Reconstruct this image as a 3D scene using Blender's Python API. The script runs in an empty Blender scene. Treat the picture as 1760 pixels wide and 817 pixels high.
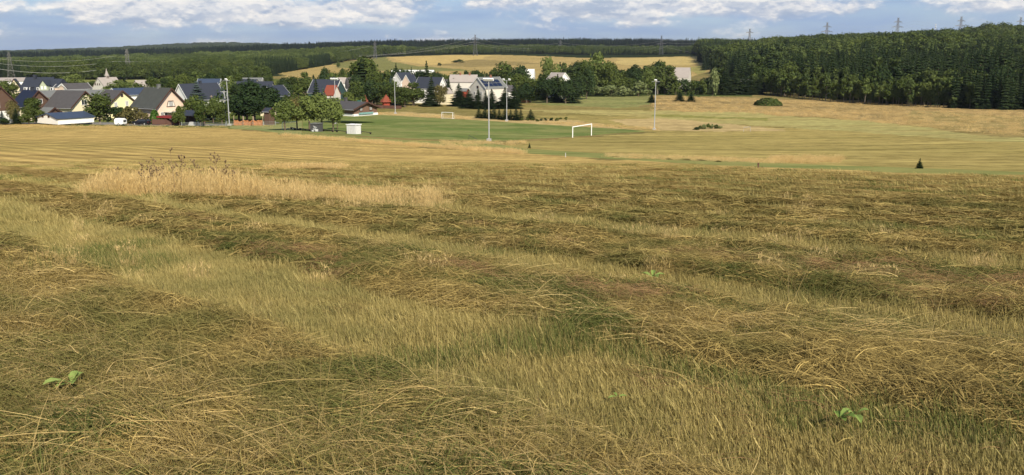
import bpy, math, random
import numpy as np
from mathutils import Vector, Matrix
R = math.radians
random.seed(7); rng = np.random.default_rng(7)
S = bpy.context.scene
COL = S.collection

# ------------------------------------------------------------------ camera
FPX, CX, CY, HOR = 1524.0, 880.0, 408.5, 88.0
TH = math.atan((CY - HOR) / FPX)
cam = bpy.data.cameras.new('camera'); camo = bpy.data.objects.new('camera', cam); COL.objects.link(camo)
cam.sensor_width = 36; cam.lens = 36 * FPX / 1760; cam.clip_start = 0.1; cam.clip_end = 40000
camo.rotation_euler = (math.pi / 2 - TH, 0, 0); S.camera = camo

# ------------------------------------------------------------------ sun, sky, exposure
SUN_AZ, SUN_EL = 156, 36            # azimuth from +Y (view direction) towards +X
sun = bpy.data.lights.new('sun', 'SUN'); sun.energy = 5.0; sun.angle = R(0.55); sun.color = (1, .91, .74)
suno = bpy.data.objects.new('sun', sun); COL.objects.link(suno)
sd = Vector((math.sin(R(SUN_AZ)) * math.cos(R(SUN_EL)), math.cos(R(SUN_AZ)) * math.cos(R(SUN_EL)), math.sin(R(SUN_EL))))
suno.rotation_euler = sd.to_track_quat('Z', 'Y').to_euler(); suno.location = sd * 100
S.view_settings.view_transform = 'Standard'; S.view_settings.look = 'None'
S.view_settings.exposure = 0.36; S.view_settings.gamma = 1; S.view_settings.use_curve_mapping = False
S.cycles.use_adaptive_sampling = True; S.cycles.adaptive_threshold = 0.025
S.cycles.max_bounces = 5; S.cycles.transparent_max_bounces = 6; S.cycles.diffuse_bounces = 2
S.cycles.volume_bounces = 0
HAZE = 0.000042

class NT:
    def __init__(s, tree): s.t = tree; s.n = tree.nodes; s.l = tree.links
    def new(s, k, **kw):
        n = s.n.new(k)
        for a, b in kw.items(): setattr(n, a, b)
        return n
    def val(s, sock, v):
        if hasattr(v, 'is_output') or isinstance(v, bpy.types.NodeSocket): s.l.new(v, sock)
        else: sock.default_value = v
    def math(s, op, a, b=0.0, c=0.0, clamp=False):
        n = s.new('ShaderNodeMath', operation=op, use_clamp=clamp)
        for i, v in enumerate((a, b, c)): s.val(n.inputs[i], v)
        return n.outputs[0]
    def noise(s, vec, scale, detail=4, rough=.55, dist=0.0, col=False):
        n = s.new('ShaderNodeTexNoise'); s.val(n.inputs['Vector'], vec)
        n.inputs['Scale'].default_value = scale; n.inputs['Detail'].default_value = detail
        n.inputs['Roughness'].default_value = rough; n.inputs['Distortion'].default_value = dist
        return n.outputs[1 if col else 0]
    def ramp(s, f, a, b, c=0.0, d=1.0):
        n = s.new('ShaderNodeMapRange', interpolation_type='SMOOTHSTEP'); s.val(n.inputs[0], f)
        for i, v in enumerate((a, b, c, d)): s.val(n.inputs[i + 1], v)
        return n.outputs[0]
    def mix(s, f, a, b, op='MIX'):
        n = s.new('ShaderNodeMix', data_type='RGBA', blend_type=op)
        s.val(n.inputs[0], f)
        for i, v in ((6, a), (7, b)):
            if isinstance(v, (tuple, list)): v = tuple(v)[:3] + (1,)
            s.val(n.inputs[i], v)
        return n.outputs[2]
    def comb(s, x, y, z):
        n = s.new('ShaderNodeCombineXYZ')
        for i, v in enumerate((x, y, z)): s.val(n.inputs[i], v)
        return n.outputs[0]

w = bpy.data.worlds.new('World'); S.world = w; w.use_nodes = True
N = NT(w.node_tree); N.n.clear()
sky = N.new('ShaderNodeTexSky', sky_type='NISHITA', sun_disc=False)
sky.sun_elevation = R(SUN_EL); sky.sun_rotation = R(SUN_AZ); sky.altitude = 700; sky.dust_density = .6; sky.ozone_density = 2.0
skyc = N.mix(1.0, sky.outputs[0], (.92, .99, 1.12), 'MULTIPLY')
bg1 = N.new('ShaderNodeBackground'); N.l.new(skyc, bg1.inputs[0]); bg1.inputs[1].default_value = .085
tc = N.new('ShaderNodeTexCoord'); sp = N.new('ShaderNodeSeparateXYZ'); N.l.new(tc.outputs['Generated'], sp.inputs[0])
az = N.math('ARCTAN2', sp.outputs[0], sp.outputs[1]); el = N.math('ARCSINE', sp.outputs[2])
def cloudn(de):
    e = N.math('ADD', el, de)
    wv_ = N.comb(az, N.math('MULTIPLY', e, 2.0), 5.3)
    wn = N.noise(wv_, 38, 3, .6, col=True)
    va = N.new('ShaderNodeVectorMath', operation='MULTIPLY_ADD'); N.l.new(wn, va.inputs[0]); va.inputs[1].default_value = (.022, .022, .022); N.l.new(wv_, va.inputs[2]); v = va.outputs[0]
    tot = N.math('ADD', N.math('MULTIPLY', N.noise(N.comb(az, N.math('MULTIPLY', e, 4.2), 2.2), 6.5, 2, .5), .62), N.math('MULTIPLY', N.noise(N.comb(az, N.math('MULTIPLY', e, 2.8), 7.9), 15, 3, .5), .34))
    for sc_, wt in ((15, .20), (40, .11), (100, .05)):
        vo = N.new('ShaderNodeTexVoronoi', feature='SMOOTH_F1'); N.l.new(v, vo.inputs['Vector']); vo.inputs['Scale'].default_value = sc_; vo.inputs['Smoothness'].default_value = .4
        tot = N.math('ADD', tot, N.math('MULTIPLY', N.math('SUBTRACT', .5, vo.outputs['Distance']), wt))
    return N.math('ADD', tot, N.math('MULTIPLY', N.math('SUBTRACT', N.noise(v, 120, 4, .65), .5), .13))
n0, n1 = cloudn(0.0), cloudn(.0045)
cov = N.ramp(el, .006, .043, -.11, .100)
dens = N.math('SUBTRACT', N.math('ADD', n0, cov), N.ramp(el, .07, .30, 0, .17))
mask = N.ramp(dens, .44, .62)
lit = N.ramp(N.math('SUBTRACT', n0, n1), -.045, .055)
thick = N.ramp(dens, .56, .74)
tone = N.noise(N.comb(az, N.math('MULTIPLY', el, 3.0), 9.7), 26, 4, .6)
litb = N.math('ADD', N.math('MULTIPLY', lit, .65), N.math('MULTIPLY', N.ramp(tone, .36, .64), .45), clamp=True)
cc = N.mix(litb, (.34, .41, .54), (.95, .89, .82))
cc = N.mix(N.math('MULTIPLY', thick, .30), cc, (.50, .56, .65))
bg2 = N.new('ShaderNodeBackground'); N.l.new(cc, bg2.inputs[0]); bg2.inputs[1].default_value = .92
# thin grey veil over the sky between the clouds
veil = N.noise(N.comb(az, N.math('MULTIPLY', el, 6.0), 1.3), 11, 4, .5)
bg3 = N.new('ShaderNodeBackground'); bg3.inputs[0].default_value = (.235, .335, .535, 1); bg3.inputs[1].default_value = 1.0
ms0 = N.new('ShaderNodeMixShader'); N.val(ms0.inputs[0], N.math('MULTIPLY', N.ramp(veil, .2, .8, .55, .95), N.ramp(el, .06, .35, 1, .0))); N.l.new(bg1.outputs[0], ms0.inputs[1]); N.l.new(bg3.outputs[0], ms0.inputs[2])
ms = N.new('ShaderNodeMixShader'); N.val(ms.inputs[0], N.math('MULTIPLY', mask, .95)); N.l.new(ms0.outputs[0], ms.inputs[1]); N.l.new(bg2.outputs[0], ms.inputs[2])
wo = N.new('ShaderNodeOutputWorld'); N.l.new(ms.outputs[0], wo.inputs[0])

# ------------------------------------------------------------------ terrain function
def slope(px, py):                       # (dz per unit forward distance, x per unit forward distance)
    px, py = np.asarray(px, float), np.asarray(py, float)
    u = (CY - py) / FPX
    fy = math.cos(TH) + u * math.sin(TH); fz = -math.sin(TH) + u * math.cos(TH)
    return fz / fy, (px - CX) / FPX / fy
def proj(x, y, z):                       # world -> photo pixel
    f = y * math.cos(TH) - z * math.sin(TH); u = y * math.sin(TH) + z * math.cos(TH)
    f = np.where(np.abs(f) < 1e-3, 1e-3, f)
    return CX + FPX * x / f, CY - FPX * u / f
PROF = {
 -200: [(252,90),(226,170),(213,215),(203,260),(185,320),(158,420),(143,620),(138,800),(124,1300),(114,1900),(105,2600),(99,4000),(94,6500),(90,14000)],
 0:    [(252,90),(226,170),(213,215),(203,260),(185,320),(158,420),(143,620),(138,800),(124,1300),(113,1900),(104,2600),(98,4000),(92,6500),(90,14000)],
 220:  [(250,90),(228,170),(214,215),(204,260),(182,330),(158,420),(144,620),(138,850),(121,1300),(108,1900),(100,2500),(94,3500),(86,6000),(89.5,14000)],
 390:  [(251,90),(231,170),(217,225),(203,280),(181,345),(157,440),(142,620),(135,820),(118,1250),(103,1900),(95,2500),(89,3500),(74,6000),(89,14000)],
 440:  [(252,90),(232,170),(218,225),(203,280),(180,350),(157,450),(142,620),(134,800),(116,1200),(101,1800),(92,2500),(88,3500),(79,6000),(89,14000)],
 660:  [(262,95),(243,155),(226,200),(210,250),(196,317),(178,400),(165,480),(145,650),(130,900),(112,1200),(98,1500),(93,1900),(86,2400),(82,3000),(86,6000),(90,14000)],
 880:  [(268,90),(243,174),(225,215),(209,264),(190,340),(171,430),(158,540),(136,800),(112,1150),(93,1550),(87,2000),(80,2600),(78,3000),(90,6000),(90,14000)],
 1100: [(274,85),(250,150),(226,219),(205,290),(185,360),(166,450),(148,620),(130,850),(108,1200),(97,1500),(90,1900),(82,2400),(78,2900),(90,6000),(90,14000)],
 1320: [(282,80),(255,140),(230,200),(205,280),(184,360),(166,450),(150,560),(128,750),(108,1000),(94,1400),(86,1900),(83,2400),(90,6000),(90,14000)],
 1540: [(292,72),(258,130),(235,180),(210,250),(195,310),(180,400),(163,480),(136,620),(108,820),(86,1150),(77,1600),(83,2500),(90,6000),(90,14000)],
 1760: [(300,66),(264,115),(243,150),(222,190),(205,260),(191,330),(178,390),(148,500),(115,650),(88,880),(70,1250),(75,2000),(90,6000),(90,14000)],
 1960: [(302,66),(264,115),(243,150),(222,190),(207,250),(195,310),(178,370),(148,480),(110,650),(83,880),(64,1250),(73,2000),(90,6000),(90,14000)],
}
LY = np.linspace(math.log(30), math.log(14000), 420)
TT = np.linspace(-.78, .78, 157)
cols = sorted(PROF)
tcol = np.array([(c - CX) / FPX for c in cols])
tab = []
for c in cols:
    ys = [30] + [d for _, d in PROF[c]]
    zs = [-1.55 / 30 - .093] + [float(slope(c, p)[0]) for p, _ in PROF[c]]
    tab.append(np.interp(LY, np.log(ys), zs))
tab = np.array(tab)
TAB = np.array([np.interp(TT, tcol, tab[:, i]) for i in range(len(LY))]).T
def blur(a, ax, s):
    k = np.exp(-np.linspace(-2.5, 2.5, 2 * s + 1) ** 2 / 2); k /= k.sum()
    pad = [(0, 0), (0, 0)]; pad[ax] = (s, s); b = np.pad(a, pad, mode='edge')
    return np.apply_along_axis(lambda v: np.convolve(v, k, 'valid'), ax, b)
TAB = blur(blur(TAB, 0, 9), 1, 7)
def zt(x, y):
    x, y = np.asarray(x, float), np.asarray(y, float)
    plane = -1.55 - .093 * np.maximum(y, -60)
    ye = np.clip(np.maximum(y, np.hypot(x, y) * .8), 30.5, 13500)
    t = np.clip(x / ye, -.77, .77)
    fi = (t - TT[0]) / (TT[1] - TT[0]); fj = (np.log(ye) - LY[0]) / (LY[1] - LY[0])
    i = np.clip(fi.astype(int), 0, len(TT) - 2); j = np.clip(fj.astype(int), 0, len(LY) - 2)
    a, b = fi - i, fj - j
    s = TAB[i, j] * (1 - a) * (1 - b) + TAB[i + 1, j] * a * (1 - b) + TAB[i, j + 1] * (1 - a) * b + TAB[i + 1, j + 1] * a * b
    k = np.clip((ye - 34) / 40, 0, 1); k = k * k * (3 - 2 * k)
    return plane * (1 - k) + s * ye * k
def z1(x, y): return float(zt(x, y))
def P(px, d):                            # ground point seen in column px at forward distance d
    x = (px - CX) / FPX * d / math.cos(TH)
    for _ in range(3):
        z = z1(x, d); f = d * math.cos(TH) - z * math.sin(TH); x = (px - CX) / FPX * f
    return Vector((x, d, z1(x, d)))
_Y = np.exp(np.linspace(math.log(2.5), math.log(9000), 2600))
def G(px, py):                           # ground point under a photo pixel
    s, t = slope(px, py)
    zz = zt(t * _Y, _Y); hit = np.nonzero(zz > s * _Y)[0]
    k = hit[0] if len(hit) else -1
    return Vector((float(t * _Y[k]), float(_Y[k]), float(zz[k])))
def zpx(py, d, px=880): return float(slope(px, py)[0]) * d       # height of a point seen at row py at distance d

# smooth value noise in python
_perm = rng.random((256, 256))
def vn(x, y):
    xi = np.floor(x).astype(int); yi = np.floor(y).astype(int); a = x - xi; b = y - yi
    a = a * a * (3 - 2 * a); b = b * b * (3 - 2 * b)
    g = lambda i, j: _perm[i % 256, j % 256]
    return g(xi, yi) * (1 - a) * (1 - b) + g(xi + 1, yi) * a * (1 - b) + g(xi, yi + 1) * (1 - a) * b + g(xi + 1, yi + 1) * a * b
def fbm(x, y, o=4):
    v = 0; s = 0; m = 1.0
    for k in range(o): v = v + m * vn(x * 2 ** k + 17 * k, y * 2 ** k + 5 * k); s += m; m *= .55
    return v / s
# windrows: q measures metres across the mown rows
UN = (.700, .714)
STRIPS = [-8.8, -5.6, -2.6, .4 - .2, 3.75, 7.1, 10.9, 13.9]
STRIPS = [-12.0, -8.8, -5.6, -2.4, -.3, 3.85, 7.1, 10.9, 13.9] + [13.9 + 2.35 * k for k in range(1, 60)]
_sw = np.array(STRIPS)
_hw = np.array([.3, .3, .3, .25, .15, .72, .36, .50, .42] + [.36] * 59)
def rowpos(x, y):
    q = UN[0] * x + UN[1] * y
    a = UN[1] * x - UN[0] * y
    return q + (fbm(a * .16 + 3, q * .08, 2) - .5) * .45 - .004 * a * np.clip(a, -20, 20), a
def windrow(x, y):                       # 0 on the cut stubble strip, 1 on top of the hay swath
    q, a = rowpos(x, y)
    i = np.clip(np.searchsorted(_sw, q) - 1, 0, len(_sw) - 2)
    wob = .3 * (fbm(a * .5, q * .3, 3) - .5)
    v = np.clip((np.minimum(q - _sw[i] - _hw[i], _sw[i + 1] - q - _hw[i + 1]) + wob) / .42, 0, 1)
    return v * v * (3 - 2 * v)
EDGE = np.array([(-300,206),(0,212),(200,217),(380,220),(480,228),(600,241),(700,250),(800,258),(900,264),(1000,270),(1100,276),(1200,281),(1300,287),(1400,292),(1500,296),(1640,299),(1760,301),(2000,304)])
def infield(px, py): return np.clip((py - np.interp(px, EDGE[:, 0], EDGE[:, 1])) / 6, 0, 1)
def relief(x, y):
    r = np.hypot(x, y)
    px, py = proj(x, np.maximum(y, .5), zt(x, y))
    f = np.where(y > 1, np.clip((py - np.interp(px, EDGE[:, 0], EDGE[:, 1])) / 30, 0, 1), 1.0) * np.clip((45 - r) / 38, .10, 1)
    wv = windrow(x, y)
    lump = fbm(x * 1.6, y * 1.6, 3); fine = fbm(x * 6, y * 6, 2)
    return f * (wv * (.02 + .12 * lump) + .05 * (fbm(x * .5, y * .5, 2) - .5) + .07 * (fine - .5) * (.2 + wv))
def zg(x, y): return float(zt(x, y) + relief(x, y))

# ------------------------------------------------------------------ materials
def mat(name, col, rough=.8, var=.15, scale=2.0, bump=0.0, metal=0.0, streak=None):
    m = bpy.data.materials.new(name); m.use_nodes = True; n = NT(m.node_tree); n.n.clear()
    b = n.new('ShaderNodeBsdfPrincipled'); o = n.new('ShaderNodeOutputMaterial'); n.l.new(b.outputs[0], o.inputs[0])
    b.inputs['Roughness'].default_value = rough; b.inputs['Metallic'].default_value = metal; b.inputs['Specular IOR Level'].default_value = .3
    t = n.new('ShaderNodeTexCoord'); v = t.outputs['Object']
    if streak:
        mp = n.new('ShaderNodeMapping'); n.l.new(v, mp.inputs[0]); mp.inputs['Scale'].default_value = streak; v = mp.outputs[0]
    f = n.noise(v, scale, 5, .6)
    c = n.mix(f, tuple(x * (1 - var) for x in col), tuple(min(1, x * (1 + var)) for x in col))
    n.val(b.inputs['Base Color'], c)
    if bump:
        bp = n.new('ShaderNodeBump'); bp.inputs['Strength'].default_value = bump; bp.inputs['Distance'].default_value = .05
        n.l.new(f, bp.inputs['Height']); n.l.new(bp.outputs[0], b.inputs['Normal'])
    return m
def leafmat(name, c0, c1, trans=.3, world=0.0, c2=None, wscale=.3):
    """foliage or grass: per-blade attribute 'rnd' and per-object random choose between species colours"""
    m = bpy.data.materials.new(name); m.use_nodes = True; n = NT(m.node_tree); n.n.clear()
    at = n.new('ShaderNodeAttribute', attribute_name='rnd'); oi = n.new('ShaderNodeObjectInfo')
    f = n.math('ADD', n.math('MULTIPLY', at.outputs['Fac'], .55), n.math('MULTIPLY', oi.outputs['Random'], .45))
    c = n.mix(f, c0, c1)
    if c2:
        g = n.new('ShaderNodeNewGeometry'); w_ = n.noise(g.outputs['Position'], wscale, 3, .6)
        c = n.mix(n.math('MULTIPLY', n.ramp(w_, .42, .62), world), c, c2)
    d = n.new('ShaderNodeBsdfDiffuse'); n.val(d.inputs[0], c); t = n.new('ShaderNodeBsdfTranslucent'); n.val(t.inputs[0], c)
    x = n.new('ShaderNodeMixShader'); x.inputs[0].default_value = trans; n.l.new(d.outputs[0], x.inputs[1]); n.l.new(t.outputs[0], x.inputs[2])
    o = n.new('ShaderNodeOutputMaterial'); n.l.new(x.outputs[0], o.inputs[0])
    return m
M = dict(
 slate=mat('dark_slate', (.033,.038,.052), .6, .3, 1.5, .3, streak=(1,1,6)), greyroof=mat('grey_fibre_roof', (.15,.155,.15), .8, .25, .8, streak=(1,6,1)),
 navyroof=mat('navy_glazed_roof', (.014,.018,.035), .4, .3, 2), feltroof=mat('dark_green_grey_felt_roof', (.058,.062,.056), .8, .35, .9), blueroof=mat('blue_grey_sheet_roof', (.045,.062,.10), .45, .2, .5), brownroof=mat('weathered_dark_roof', (.075,.07,.07), .75, .3, 1.2),
 tanroof=mat('pale_concrete_roof', (.34,.30,.27), .8, .15, .6), redroof=mat('red_tile_roof', (.22,.055,.03), .7, .2, 2),
 white=mat('white_render', (.78,.77,.73), .8, .05, .8), cream=mat('cream_render', (.72,.64,.44), .8, .06, .8), yellow=mat('yellow_render', (.74,.68,.40), .8, .06, .8),
 pink=mat('pink_render', (.66,.51,.40), .8, .06, .8), palegreen=mat('pale_green_render', (.42,.46,.33), .8, .06, .8), palewall=mat('off_white_render', (.60,.57,.50), .8, .1, .8),
 brown=mat('brown_boards', (.11,.065,.045), .75, .25, 3, streak=(1,1,8)), clubwall=mat('brown_timber_cladding', (.16,.095,.065), .75, .2, 3, streak=(1,1,10)),
 teal=mat('dark_teal_slate', (.035,.07,.07), .6, .2, 2), trim=mat('dark_brown_trim', (.07,.035,.025), .6, .15), whitetrim=mat('white_trim', (.75,.74,.70), .6, .05),
 glass=mat('window_glass', (.03,.035,.045), .08, .2), glassl=mat('curtained_glass', (.35,.35,.34), .3, .3, 3), brick=mat('chimney_brick', (.28,.13,.08), .85, .2, 5),
 panel=mat('solar_glass', (.012,.02,.05), .15, .2, 3), concrete=mat('concrete', (.40,.39,.37), .85, .12, 2), darkmetal=mat('dark_metal', (.05,.055,.05), .6, .2),
 steel=mat('galvanised_steel', (.42,.42,.42), .5, .1, 3, metal=.2), polem=mat('grey_painted_pole', (.36,.37,.38), .5, .1), lampm=mat('lamp_housing', (.85,.85,.85), .4, .03),
 pylon=mat('pylon_steel', (.20,.19,.18), .7, .15), pylonfar=mat('pylon_steel_dark', (.10,.10,.11), .7, .15), wire=mat('cable_aluminium', (.42,.42,.38), .5, .1),
 goal=mat('white_goal_paint', (.85,.85,.83), .5, .03), net=mat('goal_net', (.10,.22,.15), .9, .1), shelter=mat('grey_white_panels', (.62,.62,.60), .6, .08, 2), shelterroof=mat('white_panel_roof', (.8,.8,.78), .5, .04),
 dug=mat('dark_graffiti_panels', (.07,.07,.07), .7, .3, 1.5), graff=mat('pale_graffiti_paint', (.55,.56,.55), .6, .2), bench=mat('dark_bench_wood', (.04,.032,.025), .8, .3, 4),
 wood=mat('weathered_timber', (.32,.25,.18), .85, .25, 4), logs=mat('cut_firewood', (.52,.22,.08), .85, .45, 9, .5), fence=mat('brown_fence', (.10,.05,.035), .8, .25, 4),
 redcl=mat('red_canopy_cloth', (.22,.03,.03), .8, .1), hut=mat('red_hut_boards', (.30,.055,.03), .7, .15, 4), carb=mat('black_car_paint', (.012,.012,.015), .2, .1), tyre=mat('tyre_rubber', (.02,.02,.02), .85, .1),
 carw=mat('white_vehicle_paint', (.82,.82,.80), .25, .03), headl=mat('headlight_glass', (.7,.72,.72), .1, .05), bark=mat('bark', (.12,.09,.065), .9, .3, 6), barkl=mat('pale_bark', (.17,.145,.11), .9, .3, 6),
 asphalt=mat('worn_asphalt', (.15,.145,.14), .9, .2, .6), earth=mat('bare_earth', (.16,.11,.07), .9, .2), bin=mat('dark_bin_plastic', (.03,.03,.035), .5, .1), stone=mat('rough_stone', (.45,.40,.33), .9, .2, 2),
 netfence=mat('wire_mesh_posts', (.28,.30,.28), .7, .1), tennis=mat('green_court_screen', (.02,.10,.09), .8, .15), banner=mat('teal_white_banner', (.16,.30,.28), .7, .5, 2.5, streak=(1,1,1)))
LM = dict(
 broad=leafmat('broadleaf_foliage', (.035,.060,.018), (.140,.170,.045)), light=leafmat('light_broadleaf_foliage', (.075,.11,.030), (.20,.24,.072)), dark=leafmat('dark_broadleaf_foliage', (.022,.042,.018), (.068,.098,.036)),
 autumn=leafmat('turning_foliage', (.09,.085,.03), (.22,.19,.075)), spruce=leafmat('spruce_needles', (.012,.025,.012), (.052,.073,.028), .15), blue=leafmat('blue_spruce_needles', (.03,.05,.045), (.10,.13,.11), .15),
 larch=leafmat('larch_needles', (.038,.063,.021), (.120,.148,.045), .25), willow=leafmat('willow_foliage', (.15,.19,.075), (.32,.35,.15)), hedge=leafmat('clipped_hedge_leaves', (.03,.075,.015), (.08,.15,.03)),
 ridge=leafmat('cloud_shaded_spruce_needles', (.006,.012,.011), (.020,.030,.022), .1))  # darker copy of the spruce colours: cloud shade on the far ridges painted in

# ------------------------------------------------------------------ object helpers
def tag(o, label=None, cat=None, group=None, kind=None):
    if label: o['label'] = label
    if cat: o['category'] = cat
    if group: o['group'] = group
    if kind: o['kind'] = kind
    return o
class MB:
    def __init__(s): s.v = []; s.f = []; s.r = []
    def box(s, c, d, mtx=None, taper=1.0):
        k = len(s.v); cx, cy, cz = c; a, b, h = d[0] / 2, d[1] / 2, d[2] / 2
        for z, q in ((-h, 1), (h, taper)):
            for x, y in ((-a, -b), (a, -b), (a, b), (-a, b)):
                p = Vector((cx + x * q, cy + y * q, cz + z)); s.v.append(tuple(mtx @ p) if mtx else tuple(p))
        s.f += [(k, k+3, k+2, k+1), (k+4, k+5, k+6, k+7), (k, k+1, k+5, k+4), (k+1, k+2, k+6, k+5), (k+2, k+3, k+7, k+6), (k+3, k, k+4, k+7)]; return s
    def prism(s, prof, x0, x1, mtx=None):        # polygon in (y,z) swept along x, prof counter-clockwise seen from +x
        k = len(s.v); n = len(prof)
        for x in (x0, x1):
            for y, z in prof:
                p = Vector((x, y, z)); s.v.append(tuple(mtx @ p) if mtx else tuple(p))
        s.f += [tuple(k + n - 1 - i for i in range(n)), tuple(k + n + i for i in range(n))]
        s.f += [(k + i, k + (i + 1) % n, k + n + (i + 1) % n, k + n + i) for i in range(n)]; return s
    def tube(s, pts, rad, n=6, cap=True):
        if not hasattr(rad, '__len__'): rad = [rad] * len(pts)
        k = len(s.v); pts = [Vector(p) for p in pts]
        for i, p in enumerate(pts):
            t = (pts[min(i + 1, len(pts) - 1)] - pts[max(i - 1, 0)]).normalized()
            a = t.cross(Vector((0, 0, 1)) if abs(t.z) < .9 else Vector((1, 0, 0))).normalized(); b = t.cross(a)
            for j in range(n):
                w_ = 2 * math.pi * j / n; s.v.append(tuple(p + (a * math.cos(w_) + b * math.sin(w_)) * rad[i]))
        for i in range(len(pts) - 1):
            for j in range(n):
                j2 = (j + 1) % n; s.f.append((k + i*n + j, k + i*n + j2, k + (i+1)*n + j2, k + (i+1)*n + j))
        if cap: s.f += [tuple(k + j for j in range(n)), tuple(k + (len(pts)-1)*n + n - 1 - j for j in range(n))]
        return s
    def lathe(s, prof, n=12, c=(0, 0, 0)):
        k = len(s.v)
        for r_, z in prof:
            for j in range(n): s.v.append((c[0] + r_ * math.cos(2*math.pi*j/n), c[1] + r_ * math.sin(2*math.pi*j/n), c[2] + z))
        for i in range(len(prof) - 1):
            for j in range(n): j2 = (j + 1) % n; s.f.append((k+i*n+j, k+i*n+j2, k+(i+1)*n+j2, k+(i+1)*n+j))
        return s
    def poly(s, pts, r_=None):
        k = len(s.v); s.v += [tuple(p) for p in pts]; s.f.append(tuple(range(k, k + len(pts)))); s.r.append(random.random() if r_ is None else r_)
    def mesh(s, name, m, smooth=False):
        me = bpy.data.meshes.new(name); me.from_pydata(s.v, [], s.f)
        if m: me.materials.append(m)
        if s.r and len(s.r) == len(s.f):
            a = me.attributes.new('rnd', 'FLOAT', 'FACE'); a.data.foreach_set('value', s.r)
        if smooth: me.polygons.foreach_set('use_smooth', [True] * len(s.f))
        me.update(); return me
    def build(s, name, m, parent=None, loc=None, rz=0, smooth=False):
        o = bpy.data.objects.new(name, s.mesh(name, m, smooth)); COL.objects.link(o)
        if parent: o.parent = parent
        if loc is not None: o.location = loc; o.rotation_euler.z = rz
        return o
def empty(name, loc, rz=0, **k):
    o = bpy.data.objects.new(name, None); COL.objects.link(o); o.location = loc; o.rotation_euler.z = rz; o.empty_display_size = .5
    return tag(o, **k)
def copy_tree(o, parent=None):
    c = o.copy(); COL.objects.link(c); c.parent = parent
    for ch in list(o.children): copy_tree(ch, c)
    return c

# ------------------------------------------------------------------ ground
def inpoly(px, py, poly):
    res = np.zeros(px.shape, bool); n = len(poly)
    for i in range(n):
        x0, y0 = poly[i]; x1, y1 = poly[(i + 1) % n]
        if y0 == y1: continue
        c = ((y0 > py) != (y1 > py)) & (px < (x1 - x0) * (py - y0) / (y1 - y0) + x0); res ^= c
    return res
azs = np.unique(np.concatenate([np.linspace(-math.pi, -.66, 50), np.linspace(-.66, .66, 980), np.linspace(.66, math.pi, 50)]))
rr = np.concatenate([np.geomspace(.4, 3, 16)[:-1], np.geomspace(3, 13500, 640)])
A, RR = np.meshgrid(azs, rr, indexing='ij'); X = RR * np.sin(A); Y = RR * np.cos(A)
Z = zt(X, Y) + relief(X, Y)
PX, PY = proj(X, np.maximum(Y, .5), Z); front = (Y > 1)
DN = fbm(X * .02, Y * .02, 4) - .5; DN2 = fbm(X * .12 + 9, Y * .12, 4) - .5
QX = PX + 30 * DN; QY = PY + np.minimum(8, 900 / np.maximum(RR, 40)) * DN2 * 1.6
C = np.zeros(X.shape + (3,)); C[:] = (.20, .17, .055)                    # rough meadow
def paint(poly, c, c2=None, hard=False):
    m = inpoly(QX, QY, poly) & front
    C[m] = c
    if c2 is not None:
        k = np.clip((fbm(X * .03 + 40, Y * .09, 4) - .35) * 3.2, 0, 1)[m][:, None]; C[m] = np.array(c) * (1 - k) + np.array(c2) * k
FOR = (.022, .032, .012); STRAW = (.42, .31, .12)
paint([(-900,150),(-900,-60),(3000,-60),(3000,150)], FOR)                 # forested hills
paint([(-900,131),(480,131),(560,118),(2200,118),(2200,420),(-900,420)], (.19,.165,.06), (.25,.19,.075))
paint([(-900,136),(475,136),(520,139),(620,160),(630,178),(560,200),(480,222),(-900,222)], (.09,.115,.030), (.14,.15,.04))     # village gardens
paint([(-900,137),(440,137),(440,141),(-900,143)], (.20,.21,.06))
paint([(560,140),(1290,140),(1290,166),(600,168)], (.07,.09,.028))
# far stubble fields on the rise behind the village
FAR = [(466,121),(480,118),(545,114),(570,111),(600,103),(640,100),(700,96.5),(780,94.5),(860,94.5),(930,97),(1010,100),(1100,99),(1180,97),(1262,96),(1262,112),(1225,118),(1190,134),(560,138),(500,134)]
paint(FAR, (.40,.29,.115), (.34,.26,.10))
paint([(575,108),(640,100.5),(672,97.5),(668,104),(700,112),(820,122),(680,124),(575,116)], (.19,.185,.065))
paint([(672,98.5),(760,95),(850,95),(820,103),(900,109),(820,112),(740,112),(695,107)], (.48,.35,.13))
paint([(820,102),(900,107),(930,110),(800,116),(760,112)], (.26,.20,.08))
paint([(1060,101),(1200,97.5),(1262,97),(1262,107),(1180,112),(1060,112)], (.47,.36,.14))
paint([(1175,119),(1262,103),(1262,110),(1215,120),(1200,128)], (.30,.27,.09))
paint([(1000,81),(1160,78),(1260,77),(1260,80),(1150,86),(1010,88)], (.075,.055,.045))   # brown clearing on the ridge
# meadows right of the village
paint([(620,168),(840,170),(905,173),(1112,186),(1300,199),(1300,222),(1112,222),(620,200)], (.27,.21,.080), (.21,.18,.060))
paint([(625,193),(700,193),(830,201),(980,206),(1120,212),(1120,224),(1112,226),(870,211),(760,204),(625,198)], (.43,.32,.14))
paint([(895,168),(1120,165),(1112,180),(1060,186),(970,182),(890,177)], (.20,.215,.075), (.25,.24,.09))
paint([(1115,164),(1200,166),(1400,172),(1560,180),(1800,190),(1800,239),(1640,232),(1560,214),(1420,203),(1120,190)], (.40,.28,.115), (.27,.20,.085))
paint([(1560,190),(1800,203),(1800,240),(1640,232),(1560,214)], (.25,.20,.075), (.33,.25,.10))
paint([(880,196),(1120,201),(1300,218),(1440,223),(1700,242),(1800,246),(1800,262),(1300,240),(1120,228),(1040,214)], (.34,.27,.095), (.29,.235,.08))
paint([(1040,207),(1110,203),(1200,206),(1290,217),(1360,224),(1310,226),(1130,225)], (.44,.33,.15))
paint([(1115,190),(1290,193),(1345,200),(1480,207),(1560,215),(1640,228),(1700,236),(1850,239),(1850,248),(1700,244),(1560,234),(1440,225),(1300,216),(1120,203),(1000,196),(900,190),(1000,189)], (.37,.33,.125), (.35,.29,.11))
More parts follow.
